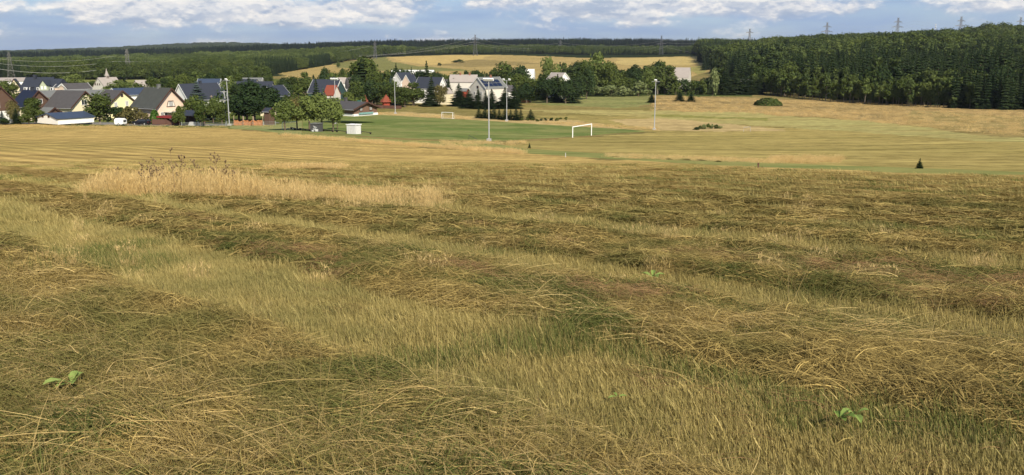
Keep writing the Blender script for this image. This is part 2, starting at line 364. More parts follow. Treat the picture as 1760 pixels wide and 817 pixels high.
paint([(1115,196),(1320,204),(1320,207),(1115,200)], (.25,.235,.07))
# the sloping mown field between pitch and track
paint([(478,233),(640,240),(850,248),(1112,228),(1320,226),(1800,250),(1800,299),(1640,297),(1500,293),(1400,289),(1300,284),(1200,278),(1100,272),(1000,266),(900,260),(800,253),(700,246)], (.36,.285,.10), (.29,.235,.08))
# hay field: stubble strips and windrows
fld = front & (QY > np.interp(QX, EDGE[:, 0], EDGE[:, 1])) | (~front)
wv = windrow(X, Y)
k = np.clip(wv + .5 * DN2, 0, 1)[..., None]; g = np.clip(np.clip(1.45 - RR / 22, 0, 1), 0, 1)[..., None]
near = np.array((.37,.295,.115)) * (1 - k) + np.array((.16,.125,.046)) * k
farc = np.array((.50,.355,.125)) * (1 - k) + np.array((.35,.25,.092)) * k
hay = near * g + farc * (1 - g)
gr = np.clip((fbm(X * .05 + 20, Y * .05, 3) - .45) * 3, 0, 1)[..., None]
hay = hay * (1 - .25 * gr) + np.array((.17,.17,.05)) * .25 * gr
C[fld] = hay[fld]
na, nr = A.shape
idx = np.arange(na * nr).reshape(na, nr)
F = np.stack([idx[:-1, :-1], idx[:-1, 1:], idx[1:, 1:], idx[1:, :-1]], -1).reshape(-1, 4)
me = bpy.data.meshes.new('ground'); me.vertices.add(na * nr); me.loops.add(F.size); me.polygons.add(len(F))
me.vertices.foreach_set('co', np.stack([X, Y, Z], -1).ravel()); me.loops.foreach_set('vertex_index', F.ravel())
me.polygons.foreach_set('loop_start', np.arange(len(F)) * 4); me.polygons.foreach_set('loop_total', np.full(len(F), 4))
me.polygons.foreach_set('use_smooth', np.ones(len(F), bool)); me.update(); me.validate()
ca = me.attributes.new('Col', 'FLOAT_COLOR', 'POINT'); ca.data.foreach_set('color', np.concatenate([C, np.ones(C.shape[:2] + (1,))], -1).ravel())
def groundmat(name, base=None):
    m = bpy.data.materials.new(name); m.use_nodes = True; n = NT(m.node_tree); n.n.clear()
    g = n.new('ShaderNodeNewGeometry'); pos = g.outputs['Position']
    if base is None:
        a = n.new('ShaderNodeAttribute', attribute_name='Col'); c = a.outputs['Color']
    else: c = n.mix(n.ramp(n.noise(pos, .08, 4, .6), .35, .65), base[0], base[1])
    mp = n.new('ShaderNodeMapping'); n.l.new(pos, mp.inputs[0]); mp.inputs['Rotation'].default_value = (0, 0, R(45)); mp.inputs['Scale'].default_value = (.25, 1.3, 1)
    mp2 = n.new('ShaderNodeMapping'); n.l.new(pos, mp2.inputs[0]); mp2.inputs['Rotation'].default_value = (0, 0, R(12 if base is None else 40)); mp2.inputs['Scale'].default_value = (.05, .6, 1)
    f1 = n.noise(mp.outputs[0], 1.3, 8, .72); f2 = n.noise(mp2.outputs[0], .9, 6, .65); f3 = n.noise(pos, 12, 6, .7)
    mp3 = n.new('ShaderNodeMapping'); n.l.new(pos, mp3.inputs[0]); mp3.inputs['Rotation'].default_value = (0, 0, R(8)); mp3.inputs['Scale'].default_value = (.03, .35, 1)
    f4 = n.noise(mp3.outputs[0], .8, 6, .7); f5 = n.noise(pos, .35, 5, .7)
    s = n.math('ADD', n.math('ADD', n.math('MULTIPLY', f1, .35), n.math('MULTIPLY', f5, .25)), n.math('ADD', n.math('MULTIPLY', f2, .22), n.math('ADD', n.math('MULTIPLY', f3, .2), n.math('MULTIPLY', f4, .25))))
    amt = (.38, 1.62) if base is None else (.65, 1.32)
    k = n.ramp(s, .48, .80, *amt)
    c = n.mix(1.0, c, n.comb(k, k, k), 'MULTIPLY')
    d = n.new('ShaderNodeBsdfDiffuse'); n.val(d.inputs[0], c)
    bp = n.new('ShaderNodeBump'); bp.inputs['Strength'].default_value = .6; bp.inputs['Distance'].default_value = .12 if base is None else .03
    n.l.new(s, bp.inputs['Height']); n.l.new(bp.outputs[0], d.inputs['Normal'])
    o = n.new('ShaderNodeOutputMaterial'); n.l.new(d.outputs[0], o.inputs[0]); return m
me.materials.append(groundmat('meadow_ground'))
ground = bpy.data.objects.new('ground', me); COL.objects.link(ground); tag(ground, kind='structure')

def sheet(name, poly, m, off=.05, nx=120, ny=40, label=None):
    """a draped sheet between an upper and a lower pixel outline: poly = [(px, py_far, py_near), ...]"""
    poly = sorted(poly); xs = np.array([p[0] for p in poly]); top = np.array([p[1] for p in poly]); bot = np.array([p[2] for p in poly])
    mb = MB(); px = np.linspace(xs[0], xs[-1], nx)
    for x in px:
        a, b = G(x, np.interp(x, xs, top)), G(x, np.interp(x, xs, bot))
        for j in range(ny + 1):
            p = b.lerp(a, j / ny); e = (j in (0, ny)) * random.uniform(-.25, .25); mb.v.append((p.x, p.y + e, z1(p.x, p.y + e) + (off if 0 < j < ny else -.05)))
    for i in range(nx - 1):
        for j in range(ny): k = i * (ny + 1) + j; mb.f.append((k, k + ny + 1, k + ny + 2, k + 1))
    o = mb.build(name, m, smooth=True); tag(o, kind='structure'); return o
turf = groundmat('pitch_turf', ((.135,.178,.052), (.225,.235,.082)))
turf2 = groundmat('track_turf', ((.19,.215,.070), (.27,.26,.090)))
turf3 = groundmat('lawn_turf', ((.20,.23,.085), (.28,.27,.11)))
sheet('football_pitch', [(520,206,228),(600,197,233),(660,198,237),(760,204,240.5),(840,208,243),(870,210.5,242),(982,217.5,236),(1060,222,229),(1108,225.5,226.5)], turf, .07, 160, 50)
sheet('grass_verge', [(395,216.5,221),(440,215,224),(478,214,229),(519,207,235)], turf3, .06, 60, 20)
sheet('grass_track', [(478,229.2,232),(520,228.5,237),(600,233.6,243),(700,241,248.5),(800,244.5,255),(850,247,259),(900,255,264),(1000,262,271),(1100,267,277),(1200,273,283),(1300,278,288),(1400,282,293),(1500,287,297),(1640,292,300),(1760,297,302)], turf2, .03, 200, 12)
sheet('road', [(-60,212,214),(100,211,213),(200,211.5,216),(300,213,216.5),(380,214,216),(480,210.5,212)], M['asphalt'], .05, 120, 8)
# the air: a closed box of thin even haze round the whole place
mb = MB(); mb.box((0, 0, 20), (28400, 28400, 320)); hz_m = bpy.data.materials.new('air_haze'); hz_m.use_nodes = True; n = NT(hz_m.node_tree); n.n.clear()
pv = n.new('ShaderNodeVolumePrincipled'); pv.inputs['Color'].default_value = (.80, .88, 1, 1); pv.inputs['Density'].default_value = HAZE; pv.inputs['Anisotropy'].default_value = .2
o_ = n.new('ShaderNodeOutputMaterial'); n.l.new(pv.outputs[0], o_.inputs['Volume'])
tag(mb.build('haze', hz_m), kind='stuff')
print('Z RANGE', float(Z.min()), float(Z.max()))

# ------------------------------------------------------------------ instanced stuff (grass, far woods)
def instancer(name, protos, pts, rot, scl, idx, label=None, cat=None, structure=False):
    col = bpy.data.collections.new(name + '_kinds')
    for i, me_ in enumerate(protos):
        o = bpy.data.objects.new('%s_kind_%02d' % (name, i), me_); col.objects.link(o)
    me_ = bpy.data.meshes.new(name); n = len(pts); me_.vertices.add(n); me_.vertices.foreach_set('co', np.asarray(pts, np.float32).ravel())
    a = me_.attributes.new('rot', 'FLOAT_VECTOR', 'POINT'); a.data.foreach_set('vector', np.asarray(rot, np.float32).ravel())
    a = me_.attributes.new('scl', 'FLOAT_VECTOR', 'POINT'); a.data.foreach_set('vector', np.asarray(scl, np.float32).ravel())
    a = me_.attributes.new('idx', 'INT', 'POINT'); a.data.foreach_set('value', np.asarray(idx, np.int32))
    o = bpy.data.objects.new(name, me_); COL.objects.link(o)
    g = bpy.data.node_groups.new(name, 'GeometryNodeTree')
    g.interface.new_socket('Geometry', in_out='INPUT', socket_type='NodeSocketGeometry'); g.interface.new_socket('Geometry', in_out='OUTPUT', socket_type='NodeSocketGeometry')
    gi = g.nodes.new('NodeGroupInput'); go = g.nodes.new('NodeGroupOutput'); ci = g.nodes.new('GeometryNodeCollectionInfo'); ip = g.nodes.new('GeometryNodeInstanceOnPoints')
    ci.inputs[0].default_value = col; ci.inputs['Separate Children'].default_value = True; ci.inputs['Reset Children'].default_value = True
    def na_(nm, t):
        q = g.nodes.new('GeometryNodeInputNamedAttribute'); q.data_type = t; q.inputs[0].default_value = nm; return q.outputs[0]
    L = g.links.new
    L(gi.outputs[0], ip.inputs['Points']); L(ci.outputs[0], ip.inputs['Instance']); ip.inputs['Pick Instance'].default_value = True
    L(na_('idx', 'INT'), ip.inputs['Instance Index']); L(na_('rot', 'FLOAT_VECTOR'), ip.inputs['Rotation']); L(na_('scl', 'FLOAT_VECTOR'), ip.inputs['Scale']); L(ip.outputs[0], go.inputs[0])
    md = o.modifiers.new('scatter', 'NODES'); md.node_group = g
    tag(o, label, cat, kind='stuff'); return o

# --- grass and hay pieces
def blade(mb, x, y, L, wd, lean, az_, r_, curve=.5, z0=0, seg=2, azw=None):
    """a narrow upright blade"""
    dx, dy = math.cos(az_), math.sin(az_); wa = random.uniform(0, 6.28) if azw is None else azw; wx, wy = math.cos(wa) * wd / 2, math.sin(wa) * wd / 2
    k = len(mb.v)
    for i in range(seg + 1):
        t = i / seg; h = L * t * math.cos(lean * (1 + curve * t)); o_ = L * t * math.sin(lean * (1 + curve * t)); q = 1 - .75 * t
        mb.v += [(x + dx*o_ - wx*q, y + dy*o_ - wy*q, z0 + h), (x + dx*o_ + wx*q, y + dy*o_ + wy*q, z0 + h)]
    for i in range(seg): mb.f.append((k+2*i, k+2*i+1, k+2*i+3, k+2*i+2)); mb.r.append(r_)
def strand(mb, p, az_, L, wd, r_, sag=.05, bend=.5, seg=4, lift=0.0):
    """a long lying straw, curved in plan and in height"""
    k = len(mb.v); x, y, z = p; a = az_; st = L / seg; tz = random.uniform(-.5, .5)
    for i in range(seg + 1):
        t = i / seg; nx, ny = -math.sin(a), math.cos(a); h = z + lift * t + sag * math.sin(math.pi * t); wd_ = wd * (1 - .6 * t)
        mb.v += [(x - nx*wd_/2, y - ny*wd_/2, h - tz * wd_), (x + nx*wd_/2, y + ny*wd_/2, h + tz * wd_)]
        a += bend / seg; x += math.cos(a) * st; y += math.sin(a) * st
    for i in range(seg): mb.f.append((k+2*i, k+2*i+1, k+2*i+3, k+2*i+2)); mb.r.append(r_)
u = random.uniform
GM = dict(
 stub=leafmat('stubble_grass', (.20,.165,.052), (.66,.53,.215), .3, .35, (.17,.18,.065), .9),
 hay=leafmat('hay_strands', (.058,.047,.016), (.62,.46,.165), .14, .6, (.115,.13,.040), .8),
 hayfar=leafmat('hay_strands_bleached', (.12,.092,.032), (.55,.41,.15), .15, .45, (.17,.155,.045), .4),
 haygold=leafmat('hay_strands_golden', (.24,.175,.060), (.62,.45,.17), .15),
 green=leafmat('green_hay', (.05,.068,.020), (.25,.26,.080), .3),
 straw=leafmat('pale_straw', (.46,.33,.125), (.76,.58,.25), .3),
 tall=leafmat('tall_dry_grass', (.46,.33,.13), (.84,.63,.30), .35),
 rust=leafmat('rusty_hay', (.20,.12,.055), (.44,.29,.14), .3))
def stub_proto(m, n=130, rad=.22, h=(.04, .11), wd=.0056, lean=.6):
    mb = MB(); pa = u(0, 6.28)
    for _ in range(n):
        a = u(0, 6.28); r_ = rad * math.sqrt(random.random()); v = random.random() ** 1.6
        blade(mb, r_*math.cos(a), r_*math.sin(a), u(*h), wd * u(.6, 1.3), u(.0, lean), u(2.2, 4.2), v, u(0, .8))
    return mb.mesh('stubble', m)
def hay_proto(m, n=70, rad=.25, L=(.06, .30), wd=.0034, th=.06, spread=.8, lift=.035, p=1.4):
    mb = MB()
    for _ in range(n):
        a = u(0, 6.28); r_ = rad * math.sqrt(random.random()); d_ = random.gauss(0, spread) + (math.pi if random.random() < .5 else 0); l = u(*L)
        x, y = r_*math.cos(a) - math.cos(d_)*l/2, r_*math.sin(a)*.8 - math.sin(d_)*l/2
        strand(mb, (x, y, u(.0, th)), d_, l, wd * u(.6, 1.4), random.random() ** p, u(0, .025), random.gauss(0, .30), 4, random.gauss(0, lift))
    return mb.mesh('hay', m)
stubs = [stub_proto(GM['stub']) for _ in range(6)] + [stub_proto(GM['green'], 110, .2, (.05, .13))  for _ in range(2)]
hays = [hay_proto(GM['hay'], 170) for _ in range(7)] + [hay_proto(GM['green'], 110, .2, (.06, .26)) for _ in range(3)] + [hay_proto(GM['rust'], 110, .22) for _ in range(2)] \
     + [hay_proto(GM['straw'], 24, .24, (.15, .5), .0030, .08, .30, .03, .8) for _ in range(3)] + [hay_proto(GM['straw'], 6, .2, (.2, .55), .0030, .08, .8, .12, .8) for _ in range(2)] \
     + [hay_proto(GM['straw'], 2, .2, (.3, .6), .0034, .05, 1.3, .25, .8)]
hays += [hay_proto(GM['hayfar'], 90, .3, (.10, .34), .0085, .05, .7, .03, 1.2) for _ in range(5)] + [hay_proto(GM['hay'], 90, .3, (.10, .34), .0085, .05, .7, .03, 1.5) for _ in range(2)] + [hay_proto(GM['haygold'], 90, .3, (.10, .34), .0085, .04, .7, .02, 1.2) for _ in range(3)]
def scatter_sector(n, r0, r1, half=.60):
    # density falls off with distance
    rad_ = r0 * (r1 / r0) ** rng.random(n); a = rng.uniform(-half, half, n); return rad_ * np.sin(a), rad_ * np.cos(a), rad_
def normal_rot(x, y, yaw):
    e = .25; hx = (zt(x + e, y) + relief(x + e, y) - zt(x - e, y) - relief(x - e, y)) / (2 * e); hy = (zt(x, y + e) + relief(x, y + e) - zt(x, y - e) - relief(x, y - e)) / (2 * e)
    # rotation = yaw about z then tilt to follow the ground (small-angle euler in XYZ order)
    c, s = np.cos(yaw), np.sin(yaw); lx = hx * c + hy * s; ly = -hx * s + hy * c
    return np.stack([np.arctan(ly), -np.arctan(lx), yaw], -1)
# stubble
n = 34000; x, y, r_ = scatter_sector(n, 2.8, 60); wv = windrow(x, y); px, py = proj(x, y, zt(x, y))
keep = (wv < .42 + .5 * rng.random(n) * (rng.random(n) < .35)) & (infield(px, py) > .5) & ((r_ < 16) | (rng.random(n) < .55)); x, y, r_ = x[keep], y[keep], r_[keep]
n = len(x); green = (fbm(x * .45 + 7, y * .45, 3) > .61)
idx = np.where(green & (rng.random(n) < .5), rng.integers(6, 8, n), rng.integers(0, 6, n))
sc_ = np.clip(r_ / 11, 1, 2.4) * rng.uniform(.8, 1.3, n); tall = .7 + .9 * fbm(x * .8, y * .8, 2)
rot = np.stack([rng.normal(0, .08, n), rng.normal(0, .08, n), rng.uniform(-.7, .7, n)], -1)
instancer('stubble_grass', stubs, np.stack([x, y, zt(x, y) + relief(x, y) - .01], -1), rot, np.stack([sc_, sc_, sc_ * tall * np.clip(12 / np.maximum(r_, 12), .22, 1)], -1), idx, 'short cut grass stubble in pale strips between the hay rows', 'grass')
# hay
n = 70000; x, y, r_ = scatter_sector(n, 2.6, 62); wv = windrow(x, y); px, py = proj(x, y, zt(x, y)); q, a_ = rowpos(x, y)
keep = ((wv > np.where(r_ > 9, .82, .42)) | (rng.random(n) < .03)) & (infield(px, py) > .5) & (rng.random(n) < np.clip((50 - r_) / 34, .05, 1)); x, y, r_, wv, a_, q = [v[keep] for v in (x, y, r_, wv, a_, q)]
n = len(x); t = rng.random(n); gn = fbm(a_ * .5, q * .9 + 30, 3); sn = fbm(a_ * .45 + 50, q * 1.3, 3); rn = fbm(a_ * .4 + 90, q * .8, 3)
idx = rng.integers(0, 7, n)
idx = np.where((gn > .555) & (t < .55), rng.integers(7, 10, n), idx)
idx = np.where((rn > .60) & (t > .5), rng.integers(10, 12, n), idx)
idx = np.where((sn > .55) & (t > .5), rng.integers(12, 17, n), idx)
idx = np.where(rng.random(n) < .05, rng.integers(15, 18, n), idx)
idx = np.where((r_ > rng.uniform(9, 15, n)) & (rng.random(n) < .85), np.where(rng.random(n) < np.clip((30 - r_) / 20, .05, .8), rng.integers(23, 25, n), rng.integers(18, 23, n)), idx)
idx = np.where((r_ > 16) & (rng.random(n) < np.clip((r_ - 16 - x * .25) / 22, 0, .9)), rng.integers(25, 28, n), idx)
yaw = -R(44.4) + rng.normal(0, .45, n) + (fbm(x * .9 + 5, y * .9, 2) - .5) * 1.5
stalk0 = len(hays)
for _ in range(5):
    mb = MB()
    for _k in range(2): strand(mb, (u(-.3, -.1), u(-.1, .1), .05), u(-.5, .5), u(.4, .8), .0034, u(.5, 1), .03, random.gauss(0, .3), 6, u(.02, .16))
    hays.append(mb.mesh('stalk', GM['straw']))
st_ = (rng.random(n) < .012) & (r_ < 16); idx = np.where(st_, rng.integers(stalk0, stalk0 + 5, n), idx); yaw = np.where(st_, rng.uniform(0, 6.28, n), yaw)
rot = normal_rot(x, y, yaw); sc_ = np.clip(r_ / 14, .85, 1.5) * rng.uniform(.75, 1.25, n)
hz = rng.uniform(0, .05, n) * wv
instancer('hay_swaths', hays, np.stack([x, y, zt(x, y) + relief(x, y) + hz], -1), rot, np.stack([sc_, sc_, sc_ * np.clip(12 / np.maximum(r_, 12), .25, 1) * rng.uniform(.7, 1.3, n)], -1), idx, 'cut hay lying in long tangled swaths of straw and green', 'hay')
# tall standing dry grass
talls = []
for _ in range(6):
    mb = MB()
    for _ in range(90):
        a = u(0, 6.28); q_ = .28 * math.sqrt(random.random()); L_ = u(.22, .98)
        blade(mb, q_*math.cos(a), q_*math.sin(a), L_, .006, u(0, .22), u(0, 6.28), random.random(), u(0, 1.2), 0, 3)
        if random.random() < .3:
            for k_ in range(3): blade(mb, q_*math.cos(a) + u(-.02, .02), q_*math.sin(a) + u(-.02, .02), u(.08, .16), .012, .2, u(0, 6.28), random.random(), .5, L_ * .86, 1)
    talls.append(mb.mesh('tall_grass', GM['tall']))
tg, ts = [], []
def tall_patch(n, pxr, pyf, hm, scl=1.0, dens=None):
    for _ in range(n):
        px_ = u(*pxr); lo, hi = pyf(px_); g_ = G(px_, u(lo, hi)); h_ = hm(px_) * u(.7, 1.2)
        tg.append((g_.x, g_.y, zg(g_.x, g_.y) - .03)); ts.append((scl * u(.8, 1.3), scl * u(.8, 1.3), h_))
def edge_h(a, b, h): return lambda px_: h * min(1, max(.25, (px_ - a) / 60)) * min(1, max(.35, (b - px_) / 60))
tall_patch(190, (140, 440), lambda p_: (np.interp(p_, (140, 280, 440), (322, 322, 328)), np.interp(p_, (140, 280, 440), (337, 343, 352))), edge_h(120, 520, .66), .95)
tall_patch(150, (400, 745), lambda p_: (np.interp(p_, (400, 745), (330, 342)), np.interp(p_, (400, 745), (352, 362))), lambda p_: .48 if p_ < 600 else .40, .85)
tall_patch(22, (140, 760), lambda p_: (335, 362), lambda p_: .8, .12)
tall_patch(50, (560, 780), lambda p_: (335, 372), lambda p_: .45, .45)
tall_patch(110, (466, 585), lambda p_: (287, 292), lambda p_: .28, 1.5)
tall_patch(60, (0, 1760), lambda p_: (345, 520), lambda p_: .3, .5)
tall_patch(130, (1325, 1445), lambda p_: (272, 281), lambda p_: .55, 1.8)
tall_patch(230, (1040, 1330), lambda p_: (266 + (p_-1040)*.035, 272 + (p_-1040)*.035), lambda p_: .35, 1.6)
tall_patch(420, (480, 900), lambda p_: (np.interp(p_, (480, 640, 900), (231.5, 244, 262.5)), np.interp(p_, (480, 640, 900), (234, 247, 266))), lambda p_: .6, 2.0)
for ra_, nn_ in (((640, 812), 180), ((938, 1130), 210)): tall_patch(nn_, ra_, lambda p_: (np.interp(p_, (640, 760, 870, 1110, 1130), (193, 199, 205, 219, 220)), np.interp(p_, (640, 760, 870, 1110, 1130), (197, 203, 208.5, 223.5, 226))), lambda p_: .4, 2.5)
tall_patch(110, (760, 905), lambda p_: (243.5, 250), lambda p_: .5, 2.0)
tall_patch(350, (0, 470), lambda p_: (214, 220), lambda p_: .22, 2)
tall_patch(700, (1120, 1760), lambda p_: (np.interp(p_, (1120, 1400, 1760), (167, 175, 193)), np.interp(p_, (1120, 1400, 1760), (190, 202, 236))), lambda p_: .8, 5)
nt = len(tg)
instancer('tall_dry_grass', talls, tg, [(u(-.1, .1), u(-.1, .1), u(0, 6.28)) for _ in range(nt)], ts, rng.integers(0, 6, nt), 'standing golden dry grass left uncut along edges and in patches', 'tall grass')

# --- thistles, leafy weeds
seedm = mat('dry_seed_heads', (.20,.14,.07), .9, .3, 20); stemm = mat('dry_stems', (.26,.18,.09), .9, .25, 12)
def thistle(h, seed):
    random.seed(seed); st, hd = MB(), []; top = (u(-.1, .1), u(-.1, .1), h)
    pts = [(top[0]*t*t, top[1]*t*t, h*t) for t in (0, .3, .6, .85, 1)]; st.tube(pts, [.008, .007, .006, .005, .004], 4)
    tips = [pts[-1]]
    for k_ in range(random.randint(6, 10)):
        t = u(.4, .97); b = Vector(pts[0]).lerp(Vector(pts[-1]), t); a = u(0, 6.28); l = h * u(.10, .26) * (1.25 - t); e = b + Vector((math.cos(a)*l*.8, math.sin(a)*l*.8, l))
        st.tube([b, b.lerp(e, .5) + Vector((math.cos(a), math.sin(a), -.3))*l*.12, e], [.004, .0035, .003], 3); tips.append(e)
        e2 = e + Vector((u(-.06, .06), u(-.06, .06), .04)); st.tube([b.lerp(e, .6), e2], .0025, 3); tips.append(e2)
    for e in tips:
        hd.append(MB().lathe([(.004, -.02), (.020, -.006), (.024, .006), (.014, .022), (.003, .027)], 5, tuple(e)))
    return st, hd
THI = [(205,330,290,'slim dry thistle at the left end of the tall grass patch'),(252,340,283,'branched dry thistle standing left in the tall dry grass'),(262,338,280,'dense dry thistle beside the left group in the tall grass'),
 (275,341,278,'bushy brown thistle in the thick cluster left of the tallest'),(283,338,277,'dry thistle just left of the tallest one'),(302,342,262,'tallest dry thistle rising above the golden grass'),(313,341,270,'dry thistle close right of the tallest one'),
 (377,345,266,'single tall dry thistle in the middle of the grass patch'),(392,344,280,'dry thistle right of the tall single one'),(412,346,300,'low dry thistle leaning right in the grass patch'),(340,340,278,'thin dry thistle between the cluster and the single tall one')]
for i, (px_, pb, pt, lb) in enumerate(THI):
    g_ = G(px_, pb); h_ = zpx(pt, g_.y) - g_.z; st, hd = thistle(h_, 40 + i); e = empty('dry_thistle', (g_.x, g_.y, zg(g_.x, g_.y)), label=lb, cat='thistle', group='dry thistles in the tall grass')
    st.build('stem', stemm, e); [q_.build('seed_head', seedm, e) for q_ in hd]
dockm = leafmat('dock_leaves', (.20,.30,.07), (.34,.44,.13), .35)
def dock(px_, py_, s_, lb, seed, n=6):
    random.seed(seed); g_ = G(px_, py_); mb = MB()
    for k_ in range(n):
        a = u(0, 6.28); L_ = s_ * u(.5, 1); el_ = u(.25, .8); pr = [(0, .02), (.25, .16), (.55, .22), (.8, .15), (1, .02)]
        fw = Vector((math.cos(a)*math.cos(el_), math.sin(a)*math.cos(el_), math.sin(el_))); sd_ = Vector((-math.sin(a), math.cos(a), 0)); up = fw.cross(sd_) * -1; rv = random.random()
        for i_ in range(4):
            (t0, w0), (t1, w1) = pr[i_], pr[i_+1]
            for sg in (-1, 1):
                f = lambda t, w_: fw * (t * L_ + L_*.15) + sd_ * sg * w_ * L_ + Vector((0, 0, -.35 * L_ * t * t + w_ * L_ * .5)); mb.poly([f(t0, 0), f(t0, w0), f(t1, w1), f(t1, 0)], rv)
    o = mb.build('dock_leaf_plant', dockm, loc=(g_.x, g_.y, zg(g_.x, g_.y) + .15)); tag(o, lb, 'weed'); return o
dock(128, 712, .16, 'pale green leafy weed in the hay at the left foreground', 3, 7); dock(1437, 772, .12, 'fresh green leaf rosette at the lower right foreground', 4, 5); dock(1465, 764, .09, 'small lobed green leaves right of the larger rosette', 5, 4)
dock(1120, 500, .15, 'small upright leafy weed in the middle windrow', 6, 5); dock(1060, 730, .07, 'tiny green leaf at the foot of the central windrow', 7, 3)
def tuft(px_, py_, s_, lb, seed, m='green', n=160):
    random.seed(seed); g_ = G(px_, py_); mb = MB()
    for _ in range(n):
        a = u(0, 6.28); q_ = s_ * math.sqrt(random.random()); blade(mb, q_*math.cos(a)*1.6, q_*math.sin(a), u(.10, .30)*s_/.3*.8, .007, u(0, .9), u(0, 6.28), random.random()*.8, u(0, 1), 0, 2)
    tag(mb.build('grass_tuft', GM[m], loc=(g_.x, g_.y, zg(g_.x, g_.y))), lb, 'grass tuft')
tuft(655, 362, .55, 'bright green tuft at the right end of the tall dry grass', 11, n=300); tuft(1410, 540, .22, 'dark clump of grass standing up on the right windrow', 12); tuft(105, 492, .38, 'dark green heap of grass at the left foreground', 13, n=260)
random.seed(99)

# ------------------------------------------------------------------ trees
def crown_broad(nl=7, nleaf=900, w_=1.0, h0=.16, leaf=.055, seed=1, cone=0.0):
    """unit-height crown, width w_ (times height); lobes of many leaf clusters with gaps"""
    random.seed(seed); mb = MB(); lobes = []
    for i in range(nl):
        a = u(0, 6.28); t = u(0, 1); z = h0 + .16 + (.86 - h0 - .16) * t; rmax = w_ * .32 * math.sin(math.pi * min(.95, .25 + .62 * t)) * (1 - cone * t); rr_ = rmax * u(.35, 1.0)
        lobes.append((rr_ * math.cos(a), rr_ * math.sin(a), z, u(.13, .22) * min(1.3, w_ + .25) * (1 - cone * t * .5)))
    lobes.append((0, 0, .86, .13)); lobes.append((0, 0, .55, .2 * w_ + .06))
    for i in range(nleaf):
        lx, ly, lz, lr = random.choice(lobes); d_ = Vector((random.gauss(0, 1), random.gauss(0, 1), random.gauss(0, .8))).normalized(); q_ = lr * (u(.25, 1) ** .4) * u(.85, 1.08)
        p = Vector((lx, ly, lz)) + d_ * q_; p.z = max(h0 * .9, p.z)
        n_ = (d_ * .7 + Vector((random.gauss(0, .5), random.gauss(0, .5), random.gauss(.3, .5)))).normalized(); a = n_.orthogonal().normalized(); a.rotate(Matrix.Rotation(u(0, 6.28), 3, n_)); b = n_.cross(a); s_ = leaf * u(.6, 1.35)
        rv = min(1, max(0, .5 + .25 * random.gauss(0, 1))); mb.poly([p + a*s_*.8, p + b*s_*.5, p - a*s_*.7 + n_*s_*.15, p - b*s_*.55], rv)
    return mb, lobes
def trunk_broad(lobes, h0, seed, thick=.022):
    random.seed(seed); mb = MB(); mb.tube([(0, 0, -.03), (.004, 0, h0), (0, .006, .5), (0, 0, .8)], [thick * 1.25, thick, thick * .7, thick * .2], 7)
    for lx, ly, lz, lr in lobes[:6]: mb.tube([(0, 0, max(h0 * .9, lz * .5)), (lx * .5, ly * .5, lz * .78), (lx, ly, lz)], [thick * .5, thick * .3, thick * .12], 4)
    return mb
def spruce_mesh(tiers=15, per=9, w_=.36, seed=1, h0=.04, droop=.35, ragged=.3):
    random.seed(seed); mb = MB()
    for i in range(tiers):
        t = i / (tiers - 1); z = h0 + (1 - h0 - .03) * t; rad_ = w_ / 2 * (1 - t) ** 1.0 + .010; ph = u(0, 6.28)
        for k_ in range(per if t < .75 else max(5, per - 3)):
            a = ph + 2 * math.pi * k_ / per + u(-.2, .2); r1 = rad_ * u(1 - ragged, 1 + ragged * .6); f = Vector((math.cos(a), math.sin(a), 0)); s_ = Vector((-math.sin(a), math.cos(a), 0)); z_ = z + u(-.01, .012)
            wd = min(.6 * r1 + .01, .065); b = Vector((0, 0, z_)); m1 = b + f * r1 * .5 + Vector((0, 0, -droop * r1 * .25)); e = b + f * r1 + Vector((0, 0, -droop * r1 * .7)); rv = min(1, max(0, u(.1, .7) + .3 * u(-1, 1)))
            mb.poly([b + Vector((0, 0, .02)), m1 - s_ * wd + Vector((0, 0, -.012)), e, m1 + Vector((0, 0, .012))], rv); mb.poly([b + Vector((0, 0, .02)), m1 + Vector((0, 0, .012)), e, m1 + s_ * wd + Vector((0, 0, -.012))], min(1, rv * 1.2 + .05))
            mb.poly([m1 - s_ * wd * .5, e, m1 + s_ * wd * .5, m1 + Vector((0, 0, -.03))], rv * .6)
    mb.poly([(-.008, 0, .93), (.008, 0, .93), (0, 0, 1.0)], .6); mb.poly([(0, -.008, .93), (0, .008, .93), (0, 0, 1.0)], .6)
    return mb
def trunk_simple(h=.9, th=.016):
    return MB().tube([(0, 0, -.03), (0, 0, .3), (0, 0, h)], [th, th * .75, th * .15], 6)
PC = {}
